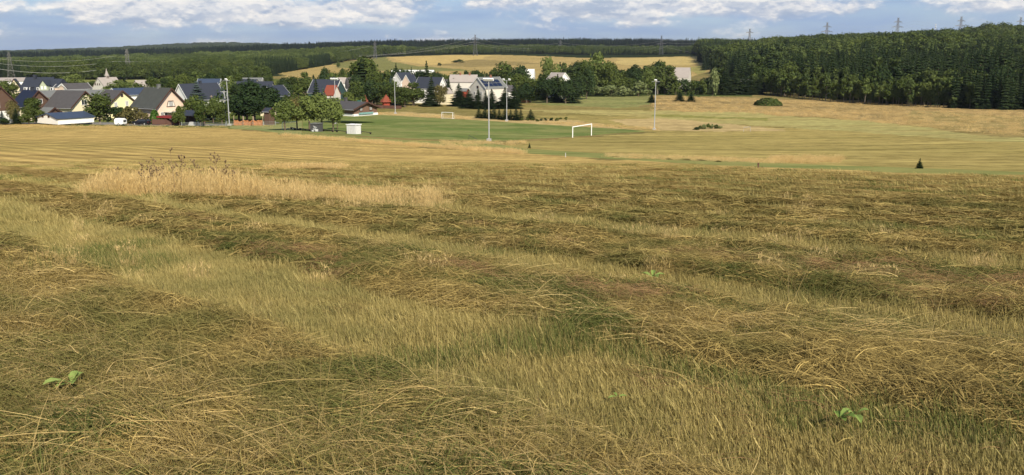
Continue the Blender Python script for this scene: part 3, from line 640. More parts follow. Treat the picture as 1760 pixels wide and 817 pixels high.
def crown_proto(kind, i):
    key = (kind, i)
    if key in PC: return PC[key]
    st_ = random.getstate()
    sd_ = sum(map(ord, kind)) + i * 13
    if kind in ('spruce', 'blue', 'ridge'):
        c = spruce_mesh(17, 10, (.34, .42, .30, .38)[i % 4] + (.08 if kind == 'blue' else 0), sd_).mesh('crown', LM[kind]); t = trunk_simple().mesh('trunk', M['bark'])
    elif kind == 'sapling':      # small full christmas-tree spruce
        c = spruce_mesh(14, 15, (.55, .62, .5, .58)[i % 4], sd_, .02, .2).mesh('crown', LM['spruce']); t = trunk_simple().mesh('trunk', M['bark'])
    elif kind == 'larch':
        mb, lo = crown_broad(7, 700, .5, .14, .045, sd_, .7); c = mb.mesh('crown', LM['larch']); t = trunk_broad(lo, .2, sd_, .015).mesh('trunk', M['barkl'])
    elif kind == 'young':        # slim young deciduous edge tree, pale trunk
        mb, lo = crown_broad(6, 800, .6, .07, .055, sd_, .6); c = mb.mesh('crown', LM[('larch', 'broad', 'larch', 'light')[i % 4]]); t = trunk_broad(lo, .2, sd_, .014).mesh('trunk', M['barkl'])
    elif kind in ('bush', 'willow', 'hedge', 'dwarf', 'autumnbush'):
        mb, lo = crown_broad(8, 1000, 1.5, .0, .075, sd_); lm = {'bush': 'broad', 'dwarf': 'dark', 'autumnbush': 'autumn'}.get(kind, kind); c = mb.mesh('crown', LM[lm]); t = trunk_broad(lo, .1, sd_, .03).mesh('trunk', M['bark'])
    elif kind in ('dome', 'heap'):         # clipped or naturally round shrub
        mb = MB(); random.seed(sd_)
        for _ in range(1100):
            d_ = Vector((random.gauss(0, 1), random.gauss(0, 1), abs(random.gauss(0, 1)))).normalized(); p = Vector((d_.x * .75, d_.y * .75, d_.z)) * u(.86, 1.0); n_ = (d_ + Vector((random.gauss(0, .35),)*3)).normalized(); a = n_.orthogonal().normalized(); b = n_.cross(a); s_ = u(.05, .09)
            mb.poly([p + a*s_, p + b*s_, p - a*s_, p - b*s_])
        c = mb.mesh('crown', LM['hedge' if kind == 'dome' else 'broad']); t = trunk_simple(.5, .04).mesh('trunk', M['bark'])
    else:
        nl, w_, h0 = (10, 1.0, .16) if kind != 'tallbroad' else (11, .75, .1)
        if kind[:5] == 'pitch': nl, h0 = 12, .27
        lm = kind if kind in LM else {'pitchlight': 'light', 'pitchbroad': 'light', 'pitchautumn': 'autumn'}.get(kind, 'broad')
        mb, lo = crown_broad(nl, 2300, w_, h0, .045, sd_); c = mb.mesh('crown', LM[lm]); t = trunk_broad(lo, h0 + .05, sd_).mesh('trunk', M['bark'])
    random.setstate(st_); PC[key] = (c, t); return PC[key]
WREF = dict(spruce=.38, blue=.46, ridge=.36, sapling=.58, larch=.52, young=.6, bush=1.4, willow=1.4, hedge=1.4, dwarf=1.4, autumnbush=1.4, dome=1.5, heap=1.5, tallbroad=.8)
tcount = [0]
def tree(kind, loc, h, wid=None, label=None, cat=None, group=None, name=None, parts=True):
    tcount[0] += 1; i = tcount[0] % 4; c, t = crown_proto(kind, i); loc = Vector(loc)
    nm = name or {'spruce': 'spruce_tree', 'blue': 'blue_spruce', 'sapling': 'young_spruce', 'larch': 'larch_tree', 'young': 'young_tree', 'ridge': 'spruce_tree', 'bush': 'bush', 'willow': 'willow_bush', 'hedge': 'hedge_bush', 'dwarf': 'bush', 'autumnbush': 'bush', 'dome': 'round_shrub', 'heap': 'round_shrub'}.get(kind, 'broadleaf_tree')
    w0 = WREF.get(kind, 1.0) * h; sw = (wid / w0) if wid else u(.9, 1.1)
    e = empty(nm, loc - Vector((0, 0, .05)), u(0, 6.28), label=label, cat=cat or ('bush' if kind in ('bush','willow','hedge','dwarf','autumnbush','dome','heap') else 'tree'), group=group); e.scale = (h * sw, h * sw, h)
    for nm2, me_ in (('crown', c), ('trunk', t)):
        o = bpy.data.objects.new(nm2, me_); COL.objects.link(o); o.parent = e
    return e
def T(kind, px_, d_, ptop, wpx, label, group=None, pbase=None):
    p = P(px_, d_) if pbase is None else G(px_, pbase); f = p.y / math.cos(TH) * 1.0
    h = zpx(ptop, p.y) - p.z; return tree(kind, p, h, wpx * p.y / FPX * (2.0 if kind == 'sapling' else 1.55 if kind in ('spruce', 'blue', 'larch') else 1.22 if group and 'row of trees' in group else 1.42), label, group=group)
# left village trees
T('broad', 12, 320, 140, 46, 'round green tree behind the brown house at the left edge')
T('blue', 5, 0, 190, 20, 'small dark conifer in front of the brown house at the left edge', pbase=214)
T('autumn', 24, 222, 174, 22, 'yellowing tree between the two brown gabled houses'); T('spruce', 29, 0, 186, 20, 'dark spruce below the yellowing tree', pbase=214)
T('broad', 50, 0, 184, 30, 'green tree in front of the navy roofed brown house', pbase=214); T('tallbroad', 60, 225, 166, 26, 'slim green tree before the brown gable with the navy roof')
T('broad', 70, 0, 190, 22, 'low leafy tree beside the left end of the white garage', pbase=213); T('dwarf', 10, 0, 203, 24, 'low green bush at the left edge of the field', pbase=215)
T('broad', 172, 0, 161, 50, 'big green tree between the cream and the yellow house', pbase=213); T('dwarf', 198, 222, 184, 34, 'dark bush right of the big tree by the yellow house')
T('autumnbush', 222, 221, 183, 46, 'large yellow brown shrub left of the pink house'); T('autumnbush', 246, 220, 192, 30, 'olive shrub in front of the pink house wall')
T('dome', 267, 221, 188, 13, 'clipped bright green cone shrub before the pink house'); T('dome', 283, 219.5, 199, 15, 'low round hedge ball right of the green cone')
T('bush', 210, 232, 184, 28, 'blue green garden bush below the yellow house')
T('light', 127, 440, 128, 32, 'light green round tree behind the striped roof house'); T('light', 205, 395, 137, 42, 'green tree in front of the church'); T('spruce', 216, 410, 129, 18, 'dark spruce right behind the church')
T('broad', 157, 430, 140, 18, 'small tree left of the church'); T('broad', 236, 370, 142, 26, 'green tree left of the pale roofed hall')
T('broad', 264, 380, 133, 26, 'tree standing before the pale roofed hall'); T('dark', 282, 400, 134, 30, 'dark tree right of the pale roofed hall'); T('broad', 300, 360, 138, 34, 'bushy tree above the pink house roof')
T('light', 292, 430, 130, 22, 'light tree far behind the pink house'); T('light', 338, 430, 122, 46, 'broad pale green tree behind the slate roofed white house'); T('dark', 363, 420, 125, 34, 'dark tree behind the slate roof ridge'); T('broad', 318, 400, 128, 30, 'green tree left behind the slate roofed white house')
T('blue', 342, 258, 139, 56, 'large blue spruce before the slate roofed white house'); T('light', 398, 330, 130, 34, 'yellow green tree behind the left floodlight'); T('broad', 414, 350, 124, 30, 'tree right of the left floodlight top'); T('spruce', 430, 370, 125, 20, 'spruce behind the big dark trees')
T('broad', 309, 217, 181, 20, 'small garden tree with a bare trunk beside the carport'); T('broad', 345, 218, 179, 22, 'garden tree right of the carport'); T('bush', 333, 235, 168, 42, 'bushes behind the carport')
T('light', 367, 240, 168, 28, 'bright round tree left of the floodlight'); T('dwarf', 366, 0, 180, 48, 'dark hedge bushes left of the floodlight foot', pbase=211); T('broad', 382, 232, 176, 26, 'green bush behind the floodlight foot')
for a in ((411,258,142,58,'left one of three big dark trees behind the firewood'),(438,252,140,56,'middle one of three big dark trees behind the firewood'),(461,262,148,44,'right one of three big dark trees behind the firewood'),(425,245,165,60,'lower dark tree filling the front of the big group behind the firewood')): T('dark', *a, group='big dark trees behind the firewood')
T('broad', 515, 280, 146, 44, 'green tree left behind the row of pitch trees'); T('dark', 495, 320, 144, 24, 'dark tree before the slate roof with teal gable'); T('spruce', 545, 300, 134, 26, 'dark spruce before the red roof'); T('blue', 557, 310, 148, 22, 'bluish conifer beside the red roof')
T('broad', 525, 430, 122, 34, 'light crown behind the long slate roofs'); T('dark', 560, 470, 117, 22, 'round dark tree in front of the far field'); T('broad', 590, 480, 117, 22, 'tree before the far field right of the round dark one'); T('light', 572, 420, 124, 26, 'pale tree behind the slate house with red roof in front')
T('dark', 602, 460, 122, 26, 'dark tree above the small cream house'); T('bush', 598, 330, 158, 34, 'bushes behind the brown clubhouse'); T('light', 575, 300, 168, 40, 'pale bushes left behind the clubhouse'); T('broad', 615, 350, 146, 28, 'green tree right of the slate gable')
T('tallbroad', 628, 400, 95, 48, 'very tall dark tree rising above the village'); T('spruce', 624, 395, 99, 36, 'tall conifer at the heart of the tallest tree group'); T('dark', 616, 380, 128, 30, 'dark tree left below the tallest tree'); T('broad', 645, 390, 122, 34, 'green tree right below the tallest tree')
T('broad', 667, 400, 119, 36, 'rounded green tree left of the centre floodlight'); T('blue', 673, 370, 130, 26, 'bluish tree behind the centre floodlight'); T('dark', 640, 370, 140, 36, 'dark tree behind the red huts'); T('dark', 660, 375, 142, 30, 'dark low tree behind the right red hut')
T('broad', 711, 380, 140, 54, 'wide round green tree beside the meadow'); T('dwarf', 690, 375, 150, 28, 'dark bush right of the centre floodlight'); T('spruce', 682, 440, 108, 22, 'pointed spruce right of the rounded tree'); T('spruce', 708, 460, 115, 16, 'small pointed spruce behind the pink gable')
T('spruce', 734, 440, 104, 30, 'tall spruce behind the navy roofed house'); T('dark', 722, 450, 122, 24, 'dark tree left of the tall spruce'); T('spruce', 742, 372, 132, 32, 'dark conifer before the navy roofed house'); T('autumn', 756, 372, 146, 24, 'reddish brown maple at the meadow edge')
T('spruce', 772, 400, 135, 20, 'conifer left of the cream garden shed'); T('spruce', 800, 430, 128, 22, 'conifer behind the block of clipped spruces')
for a, lb in (((789,374,143,34),'leftmost and broadest of the dark conifers beside the cream shed'),((806,356,152,27),'second dark conifer right of the cream shed'),((822,352,152,27),'low dark conifer before the solar house gable'),((845,350,152,29),'dark conifer before the solar house wall'),((835,352,155,18),'small dark conifer in front of the solar house corner'),((868,352,150,28),'dark conifer right of the solar house'),((884,352,142,32),'tall dark conifer beside the second floodlight')): T('spruce', *a, lb)
T('broad', 872, 440, 110, 40, 'tall leafy tree right of the solar house'); T('dark', 895, 430, 112, 40, 'dark leafy tree behind the pitch floodlight'); T('broad', 912, 400, 135, 40, 'leafy tree by the meadow right of the second floodlight'); T('dark', 905, 395, 142, 30, 'lower dark tree at the meadow edge')
T('light', 945, 470, 99, 30, 'pale yellow green tree above the white hall'); T('spruce', 958, 400, 127, 26, 'dark conifer left of the small grey roof'); T('dark', 940, 395, 135, 34, 'dark trees beside the orange hut'); T('spruce', 985, 395, 122, 30, 'dark conifer right of the small grey roof'); T('dark', 972, 392, 140, 30, 'dark bushy tree by the meadow corner')
T('broad', 1000, 460, 108, 34, 'green tree left of the tall pale crown'); T('light', 1027, 480, 89, 48, 'tall broad light green tree above the willows'); T('dark', 1008, 430, 115, 26, 'dark tree below the tall pale crown'); T('broad', 1050, 470, 108, 32, 'green tree right of the tall pale crown')
T('light', 1113, 470, 119, 20, 'light round tree above the right willows')
BELT = [(x_, 490 + (i * 37) % 60, float(np.interp(x_, (960, 1000, 1060, 1100, 1140, 1180, 1240), (106, 106, 112, 114, 106, 118, 132))) + u(-5, 8), u(24, 32)) for i, x_ in enumerate(range(962, 1158, 7))]
BELT += [(x_, 485 + (i * 29) % 40, 128 + u(-6, 8), u(28, 36)) for i, x_ in enumerate(range(985, 1160, 13))]
BELT += [(x_, 440 + (i * 31) % 60, float(np.interp(x_, (480, 560, 640, 700, 760, 860), (134, 128, 120, 120, 124, 119))) + u(-3, 7), u(20, 28)) for i, x_ in enumerate(range(486, 868, 9))]
BELT += [(x_, 352 + (i * 23) % 25, float(np.interp(x_, (640, 700), (140, 146))) + u(-4, 6), u(24, 32)) for i, x_ in enumerate(range(612, 700, 12))]
BELT += [(x_, 410 + (i * 17) % 30, 132 + u(-8, 8), u(28, 36)) for i, x_ in enumerate(range(868, 990, 10))]
BELT += [(x_, 405 + (i * 19) % 30, 137 + u(-5, 5), u(22, 30)) for i, x_ in enumerate(range(776, 815, 9))]
BELT += [(x_, 395 + (i * 41) % 70, 140 + u(-7, 6), u(22, 30)) for i, x_ in enumerate(range(258, 470, 11))]
for x_, d_, tp, w_ in BELT:
    k_ = random.choice(('dark', 'larch', 'broad', 'dark', 'spruce', 'larch', 'broad')); kn = {'dark': 'dark leafy tree', 'larch': 'slim feathery tree', 'broad': 'mid green leafy tree', 'spruce': 'pointed spruce'}[k_]
    zn = 'in the wooded belt above the willow hedge' if x_ > 984 else 'in the grove right of the solar panel house' if x_ > 866 else 'among the trees left of the centre floodlight' if d_ < 385 else 'in the tree belt below the far golden field' if x_ > 480 else 'behind the gardens of the left village' 
    T(k_, x_, d_, tp, w_, kn + ' ' + zn, kn + 's ' + zn)
for x_, tp, w_, lb in ((1018,145,44,'leftmost willow bush of the grey green hedge'),(1046,146,42,'second willow bush of the grey green hedge'),(1071,147,38,'third willow bush of the grey green hedge'),(1097,142,44,'rightmost and tallest willow bush of the hedge')): T('willow', x_, 0, tp, w_, lb, 'willow bushes at the meadow edge', 166)
# belt right of willows up to the forest
for x_ in range(1120, 1300, 11):
    T(random.choice(('dwarf', 'dark', 'bush', 'dark')), x_ + u(-3, 3), u(470, 485), 133 + u(0, 8), u(20, 30), 'dark leafy tree in the low belt below the grey barn', 'low belt of trees below the grey barn')
for x_, tp, k_ in ((1130,112,'larch'),(1150,110,'larch'),(1233,113,'larch'),(1245,108,'spruce'),(1262,112,'spruce'),(1275,114,'spruce'),(1250,124,'spruce'),(1290,118,'spruce'),(1283,128,'spruce'),(1305,124,'spruce')): T(k_, x_, 478 if x_ < 1240 else 470, tp, 24, ('slim feathery tree' if k_ == 'larch' else 'pointed dark spruce') + (' left of the grey barn' if x_ < 1200 else ' between the grey barn and the forest'), 'slender trees by the grey barn')
T('willow', 1225, 462, 121, 24, 'silvery green tree right of the grey barn')
# pitch trees
for a, b, c_, k_, lb in ((490,225,44,'light','leftmost pale tree of the row by the pitch'),(511,224,40,'autumn','brownish tree second in the row by the pitch'),(532,226,52,'broad','third tree of the row by the pitch, beside the dark dugout'),(554,226,52,'light','brightest tree of the row behind the dark dugout'),(573,227,42,'light','right hand tree of the row by the pitch'),(580,223,26,'broad','thin tree at the right end of the pitch row')):
    T('pitch' + k_, a, 0, {490:174,511:168,532:163,554:161,573:172,580:182}[a], c_, lb, 'row of trees at the pitch corner', b)
# spruces along the pitch, small plantings
SP = [(823,203.5,183,11),(834,204,183,13),(843,204.5,188,9),(849,205,182,11),(858,205.5,186,10),(868,206.5,185,13),(878,207,187,10),(887,207.5,184,12),(895,207,186,10),(912,206,187,13)]
for k_, (x_, b, t_, w_) in enumerate(SP): T('sapling', x_, 0, t_, w_, 'small spruce in the row beyond the football pitch', 'row of small spruces beyond the pitch', b)
for x_, b in ((889,207),(897,207.5),(907,207.5),(915,207.5),(923,209),(930,208),(938,208),(948,208),(957,208),(963,206.5),(973,207)): T('bush' if x_ % 2 else 'dwarf', x_, 0, b - u(3.5, 6.5), u(6, 9), 'tiny dark bush at the end of the small spruce row', 'tiny bushes at the end of the spruce row', b)
T('spruce', 1168, 0, 154, 15, 'left one of two lone spruces in the dry meadow', pbase=174.5); T('spruce', 1188, 0, 157, 15, 'right one of two lone spruces in the dry meadow', pbase=175.5); T('spruce', 1120, 0, 159, 13, 'lone spruce beside the right floodlight', pbase=177)
T('heap', 1320, 0, 168, 34, 'wide round dark shrub in the dry meadow', pbase=181.5); [T('willow' if q_ % 2 else 'bush', x_, 0, t_, 9, 'one of the low tangled bushes clumped in the meadow near the pitch', 'low bush clump in the meadow', b_) for q_, (x_, t_, b_) in enumerate(((1204, 215.5, 222), (1210, 213, 222.5), (1217, 212, 222), (1224, 212.5, 221.5), (1231, 214, 221.5), (1237, 216, 221.5)))]; T('dwarf', 1197, 0, 218, 12, 'small bush left of the low spreading bush', pbase=223.5)
T('spruce', 1580, 0, 270, 15, 'lone small spruce in the mown field at the right', pbase=291); T('spruce', 910, 0, 245, 5, 'tiny lone spruce near the pitch edge', pbase=255)
T('bush', 789, 1250, 102, 20, 'dark bush in the far golden field'); T('dwarf', 756, 1150, 108, 7, 'small bush in the far golden field'); T('broad', 581, 1100, 104, 6, 'lone small tree in the far field at the left')
for x_, b, w_ in ((1060,271,20),(1095,271,24),(1150,275,26),(1180,276,26),(1205,277,24),(1235,279,22)): T('autumnbush', x_, 0, b - 3.5, w_ * .6, 'low brown green weed clump at the green track', 'weed clumps along the green track', b)

# ------------------------------------------------------------------ forest
def woodland(name, n, pxr, dfun, kinds, h, label, individuals=0, ilabel=None, igroup=None, dens_fn=None, wm=1.0):
    px_ = rng.uniform(pxr[0], pxr[1], n * 3); lo = np.array([dfun(p_)[0] for p_ in px_]); hi = np.array([dfun(p_)[1] for p_ in px_])
    ok = hi > lo; px_, lo, hi = px_[ok], lo[ok], hi[ok]; d_ = np.sqrt(lo ** 2 + rng.random(len(px_)) * (hi ** 2 - lo ** 2))
    if dens_fn is not None: k_ = dens_fn(px_, d_); px_, d_ = px_[k_], d_[k_]
    px_, d_ = px_[:n], d_[:n]; x = (px_ - CX) / FPX * d_ * 1.02; z = zt(x, d_); hh = h * rng.uniform(.62, 1.22, len(x)) * (.70 + .65 * fbm(x * .02, d_ * .02, 3))
    o_ = np.argsort(d_); x, d_, z, hh = x[o_], d_[o_], z[o_], hh[o_]
    sel = fbm(x * .012 + 70, d_ * .012, 3) + rng.normal(0, .05, len(x))
    ks = sorted(kinds); kid = np.searchsorted(np.cumsum([kinds[k_] for k_ in ks])[:-1], np.clip((sel - .32) / .36, 0, .999))
    for i in range(individuals):
        k_ = ks[kid[i]]; e = tree(k_, (x[i], d_[i], z[i]), hh[i], hh[i] * WREF.get(k_, 1.0) * (1.35 if k_ == 'spruce' else 1.1) * u(.85, 1.15), ilabel[k_], group=igroup[k_])
    protos = []
    for k_ in ks:
        for i in range(3):
            c, t = crown_proto(k_, i); protos.append(c)
    x, d_, z, hh, kid = [v[individuals:] for v in (x, d_, z, hh, kid)]; m_ = len(x)
    return instancer(name, protos, np.stack([x, d_, z - .3], -1), np.stack([np.zeros(m_), np.zeros(m_), rng.uniform(0, 6.28, m_)], -1), np.stack([hh * rng.uniform(.85, 1.2, m_) * wm, hh * rng.uniform(.85, 1.2, m_) * wm, hh], -1), kid * 3 + rng.integers(0, 3, m_), label, 'forest')
edge = {}
def dedge(px_): return float(np.interp(px_, (1190, 1262, 1300, 1400, 1500, 1600, 1700, 1800, 1900), (1150, 520, 478, 425, 396, 372, 348, 335, 325)))
IL = dict(spruce='dark spruce inside the near edge of the forest on the right hill', larch='lighter green larch inside the near edge of the forest on the right', broad='leafy tree among the spruces near the right forest edge')
IG = dict(spruce='near spruces of the right hill forest', larch='near larches of the right hill forest', broad='leafy trees of the right hill forest')
woodland('hill_forest', 15000, (1190, 1900), lambda p_: (dedge(p_) + 10, 1750), dict(broad=.18, larch=.37, spruce=.45), 19, 'dense dark conifer forest covering the hill on the right', 235, IL, IG, wm=1.3)
for k_ in range(26):                      # taller light trees standing behind the front row
    px_ = 1300 + 420 * (k_ + u(-.4, .4)) / 25; dd = dedge(px_) + u(8, 22)
    tree(random.choice(('broad', 'larch', 'dark', 'larch')), P(px_, dd), u(12, 17), None, 'taller green tree just behind the front row of the right forest', group='taller trees behind the forest front row')
for k_ in range(64):                      # front row of small trees along the edge
    px_ = 1288 + (1665 - 1288) * (k_ + u(-.3, .3)) / 63; dd = dedge(px_) - 2 + u(-3, 5)
    tree('young', P(px_, dd), u(8.0, 13.5), None, 'small leafy tree with pale trunk in the front row of the right forest', group='front row of small trees at the forest edge')
for k_ in range(26):
    px_ = 1635 + 170 * (k_ + u(-.3, .3)) / 25; dd = dedge(px_) - 3 + u(-4, 8)
    tree('spruce', P(px_, dd), u(12, 18), None, 'big dark spruce with boughs to the ground at the right forest edge', group='big spruces at the right end of the forest edge')
for px_, dd in ((1224,820),(1232,815),(1226,835),(1210,900),(1216,905),(1240,980),(1250,985)): tree('spruce', P(px_, dd), 17, 8, 'dark conifer standing out in the golden field beside the forest', group='conifers in the field beside the forest')
woodland('low_wood', 700, (385, 478), lambda p_: (540, 540 + np.interp(p_, (385, 430, 478), (160, 140, 20))), dict(spruce=.7, larch=.3), 9, 'dark wood on the slope behind the village')
def lf(p_): return (np.interp(p_, (-200, 430, 478, 560, 640, 665), (860, 830, 900, 1180, 1480, 1580)), 1900)
def mixL(px_, d_): return np.ones(len(px_), bool)
woodland('valley_forest', 16000, (-180, 662), lambda p_: (lf(p_)[0], 1250), dict(broad=.25, larch=.35, spruce=.4), 13, 'green mixed forest on the slope behind the village at the left')
woodland('birch_slope', 13000, (-180, 700), lambda p_: (max(1250, lf(p_)[0]), 1850), dict(light=.30, larch=.45, broad=.25), 14, 'lighter green woodland band on the left slope')
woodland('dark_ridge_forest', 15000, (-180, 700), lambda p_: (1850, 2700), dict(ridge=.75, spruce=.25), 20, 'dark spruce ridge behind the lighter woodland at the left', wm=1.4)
woodland('distant_hill_forest', 9000, (-180, 560), lambda p_: (2700, 6200), dict(larch=.7, spruce=.3), 18, 'hazy wooded hills on the left horizon', wm=3.0)
woodland('young_forest', 9000, (630, 1190), lambda p_: (np.interp(p_, (630, 700, 860, 1000, 1190), (1560, 1640, 1640, 1560, 1620)), np.interp(p_, (630, 1000, 1190), (2150, 1950, 1750))), dict(larch=.6, broad=.15, spruce=.25), 11, 'young light green forest behind the far golden field')
woodland('ridge_forest', 17000, (560, 1330), lambda p_: (np.interp(p_, (560, 1000, 1190, 1260), (2150, 1950, 2150, 1750)), 3150), dict(ridge=.8, spruce=.2), 19, 'dark spruce forest along the central skyline', wm=1.3, dens_fn=lambda a, b: ~((a > 1000) & (a < 1265) & (b > 2150) & (b < 2420)))  # 'ridge' crowns carry the cloud shade in their colour

# ------------------------------------------------------------------ buildings
def pscale(d_): return FPX / d_          # photo pixels per metre at distance d_
def house(name, cat, label, px_, d_, phi, Lp, Wp, ye, ya, side='R', wall='white', roof='slate', gable=None, trim='trim', wins=(), over=.45, chim=(), yb=None, gable_from=None, hip=0, door=None, L=None, W=None, extra=None, group=None):
    """px_: column of the corner nearest the camera; Lp, Wp: pixel widths of the long wall and of the gable wall seen;
       ye, ya: rows of eave and ridge; side: where the seen gable lies; wins: (wall 'g'/'s', u 0..1, v metres, w, h, style)"""
    sg = 1 if side == 'R' else -1; ph = R(phi)
    L = L or Lp / pscale(d_) / max(.2, math.cos(ph)); W = W or Wp / pscale(d_) / max(.2, math.sin(ph))
    cor = P(px_, d_); va = math.atan2(cor.x, cor.y); rt = Vector((math.cos(va), -math.sin(va), 0)); vw = Vector((math.sin(va), math.cos(va), 0))
    ng = rt * (sg * math.cos(ph)) - vw * math.sin(ph); ns = rt * (-sg * math.sin(ph)) - vw * math.cos(ph)
    c = cor - ng * L / 2 - ns * W / 2; zb = min(cor.z, c.z) - .25
    if yb is not None: zb = zpx(yb, d_)
    he = zpx(ye, d_) - zb; ga = cor - ns * W / 2; ha = zpx(ya, ga.y) - zb
    ha = max(ha, he + .25)
    yaw = math.atan2(ng.y, ng.x)          # local +x = seen gable
    e = empty(name, (c.x, c.y, zb), yaw, label=label, cat=cat, group=group)
    sy = -sg                              # local y of the seen long wall: ns in local frame
    cy = Vector((-math.sin(yaw), math.cos(yaw), 0)); sy = 1 if cy.dot(ns) > 0 else -1
    hw = W / 2
    gf = gable_from if gable_from else he
    if gable and gf >= he - .01:
        mb = MB(); mb.box((0, 0, he / 2), (L, W, he)); mb.build('wall', M[wall], e)
        mb = MB(); mb.prism([(-hw + .0, he), (hw - .0, he), (0, ha - .05)], -L / 2 - .03, L / 2 + .03); mb.build('gable_cladding', M[gable], e)
    else:
        mb = MB(); mb.prism([(-hw, 0), (hw, 0), (hw, he), (0, ha - .05), (-hw, he)], -L / 2, L / 2); mb.build('wall', M[wall], e)
        if gable:
            f = (gf - 0); mb = MB(); mb.box((0, 0, (gf + he) / 2), (L + .08, W + .08, he - gf)); mb.prism([(-hw-.04, he), (hw+.04, he), (0, ha)], -L / 2 - .04, L / 2 + .04); mb.build('cladding', M[gable], e)
    # roof slabs
    pit = math.atan2(ha - he, hw); th = .2; mb = MB(); ov = over; yo = hw + ov; zo = he - ov * math.tan(pit)
    n_ = (math.sin(pit) * th, math.cos(pit) * th); hx = L / 2 + ov
    mb.prism([(-yo, zo), (0, ha), (yo, zo), (yo, zo + th / math.cos(pit)), (0, ha + th / math.cos(pit)), (-yo, zo + th / math.cos(pit))], -hx, hx)
    rf = mb.build('roof', M[roof], e)
    if trim:
        for s_ in (1, -1):
            mb = MB(); x0, x1 = (hx + .004, hx + .07) if s_ > 0 else (-hx - .07, -hx - .004)
            b_ = .34
            mb.prism([(-yo, zo - .08), (0, ha - .10), (yo, zo - .08), (yo, zo + b_), (0, ha + b_ - .02), (-yo, zo + b_)], x0, x1)
            mb.build('verge_board', M[trim], e)
        for s_ in (1, -1): MB().tube([(-hx, s_ * (yo + .07), zo + .06), (hx, s_ * (yo + .07), zo + .06)], .08, 6).build('gutter', M['steel'], e)
    for ft, side_h in chim:
        mb = MB(); mb.box((ft * L / 2, 0, ha + .35), (.7, .7, 1.3)); mb.box((ft * L / 2, 0, ha + 1.06), (.85, .85, .12)); mb.build('chimney', M[side_h], rf)
    for w_ in wins:
        wl, uu, v, ww, hh_ = w_[:5]; st_ = w_[5] if len(w_) > 5 else 'whitetrim'; gl = w_[6] if len(w_) > 6 else 'glass'
        mb, pb = MB(), MB()
        if wl == 'g':
            xx = L / 2 + .03; yy = -sy * ( -uu + .5) * W
            yy = sy * (.5 - uu) * W
            for dy_, dz_, a_, b_ in ((0, hh_/2, ww + .16, .1), (0, -hh_/2, ww + .16, .1), (ww/2, 0, .09, hh_), (-ww/2, 0, .09, hh_), (0, 0, .07, hh_)): mb.box((xx + .045, yy + dy_, v + dz_), (.12, a_, b_))
            pb.box((xx + .02, yy, v), (.06, ww, hh_))
        else:
            yy = sy * (hw + .03); xx = (uu - .5) * L
            for dx_, dz_, a_, b_ in ((0, hh_/2, ww + .16, .1), (0, -hh_/2, ww + .16, .1), (ww/2, 0, .09, hh_), (-ww/2, 0, .09, hh_), (0, 0, .07, hh_)): mb.box((xx + dx_, yy + sy * .045, v + dz_), (a_, .12, b_))
            pb.box((xx, yy + sy * .02, v), (ww, .06, hh_))
        fo = mb.build('window', M[st_], e); pb.build('pane', M[gl], fo)
    if door:
        wl, uu = door[:2]; mb = MB()
        if wl == 'g': mb.box((L / 2 + .06, sy * (.5 - uu) * W, 1.05 + .25), (.08, 1.0, 2.1))
        else: mb.box(((uu - .5) * L, sy * (hw + .06), 1.05 + .25), (1.0, .08, 2.1))
        mb.build('door', M['trim'], e)
    return e, L, W, he, ha, sy, rf

H = house
# --- left group
H('brown_house', 'house', 'brown boarded house cut off by the left edge of the photo', -18, 222, 62, 20, 42, 178, 150, 'R', 'white', 'slate', 'brown', gable_from=3.0, wins=[('g', .35, 4.4, 1, 1.1)])
H('navy_roof_house', 'house', 'house with navy roof and brown gable above cream walls', 45, 238, 55, 20, 44, 183, 157, 'R', 'cream', 'navyroof', 'brown', gable_from=3.2, chim=[(.3, 'slate')], wins=[('g', .55, 5.2, 1.3, 1.1), ('s', .5, 2.0, 1.1, 1.1)])
H('cream_house', 'house', 'cream house with wide dark roof behind the white garage', 125, 238, 52, 39, 44, 184, 158, 'R', 'cream', 'brownroof', wins=[('g', .46, 5.0, 1.6, 1.3), ('s', .28, 2.6, .9, 1.1), ('s', .52, 2.6, .8, 1.1), ('g', .5, 7.2, .5, .6, 'trim')], over=.6)
H('yellow_house', 'house', 'bright yellow gabled house with dark roof', 187, 250, 60, 22, 48, 182, 157, 'R', 'yellow', 'brownroof', wins=[('g', .27, 4.3, .9, 1.3, 'whitetrim', 'glassl'), ('g', .64, 4.5, .9, 1.3, 'whitetrim', 'glassl'), ('g', .5, 6.8, .6, .7, 'trim')], over=.6)
e, L_, W_, he, ha, sy, rf = H('pink_house', 'house', 'salmon pink house with steep dark roof behind the black car', 271, 228, 54, 36, 47, 183, 153, 'R', 'pink', 'feltroof', wins=[('s', .42, 2.4, 1.5, 1.0), ('g', .30, 2.3, .9, 1.5, 'whitetrim'), ('g', .18, 2.3, .8, 1.5, 'whitetrim')], chim=[(.05, 'greyroof')], over=.8, door=('g', .62))
mb, pb = MB(), MB(); k_ = L_ / 2 + .06
mb.prism([(-1.35, 4.3), (1.35, 4.3), (.8, 5.85), (-.8, 5.85)], k_, k_ + .08); f_ = mb.build('dormer_window', M['trim'], e)
pb.prism([(-1.15, 4.45), (-.5, 4.45), (-.5, 5.65), (-.75, 5.65)], k_ + .09, k_ + .12); pb.prism([(.5, 4.45), (1.15, 4.45), (.75, 5.65), (.5, 5.65)], k_ + .09, k_ + .12); pb.build('side_pane', M['palewall'], f_)
pb = MB(); pb.box((k_ + .1, 0, 5.05), (.04, .85, 1.15)); pb.build('pane', M['glassl'], f_)
mb = MB(); mb.prism([(-sy*W_*.5, 3.0), (sy*W_*.28, 3.0), (sy*W_*.28, 3.15), (-sy*W_*.5, 3.15)] if sy > 0 else [(sy*W_*.28, 3.0), (-sy*W_*.5, 3.0), (-sy*W_*.5, 3.15), (sy*W_*.28, 3.15)], L_/2 + .05, L_/2 + 2.4); mb.build('balcony', M['palewall'], e)
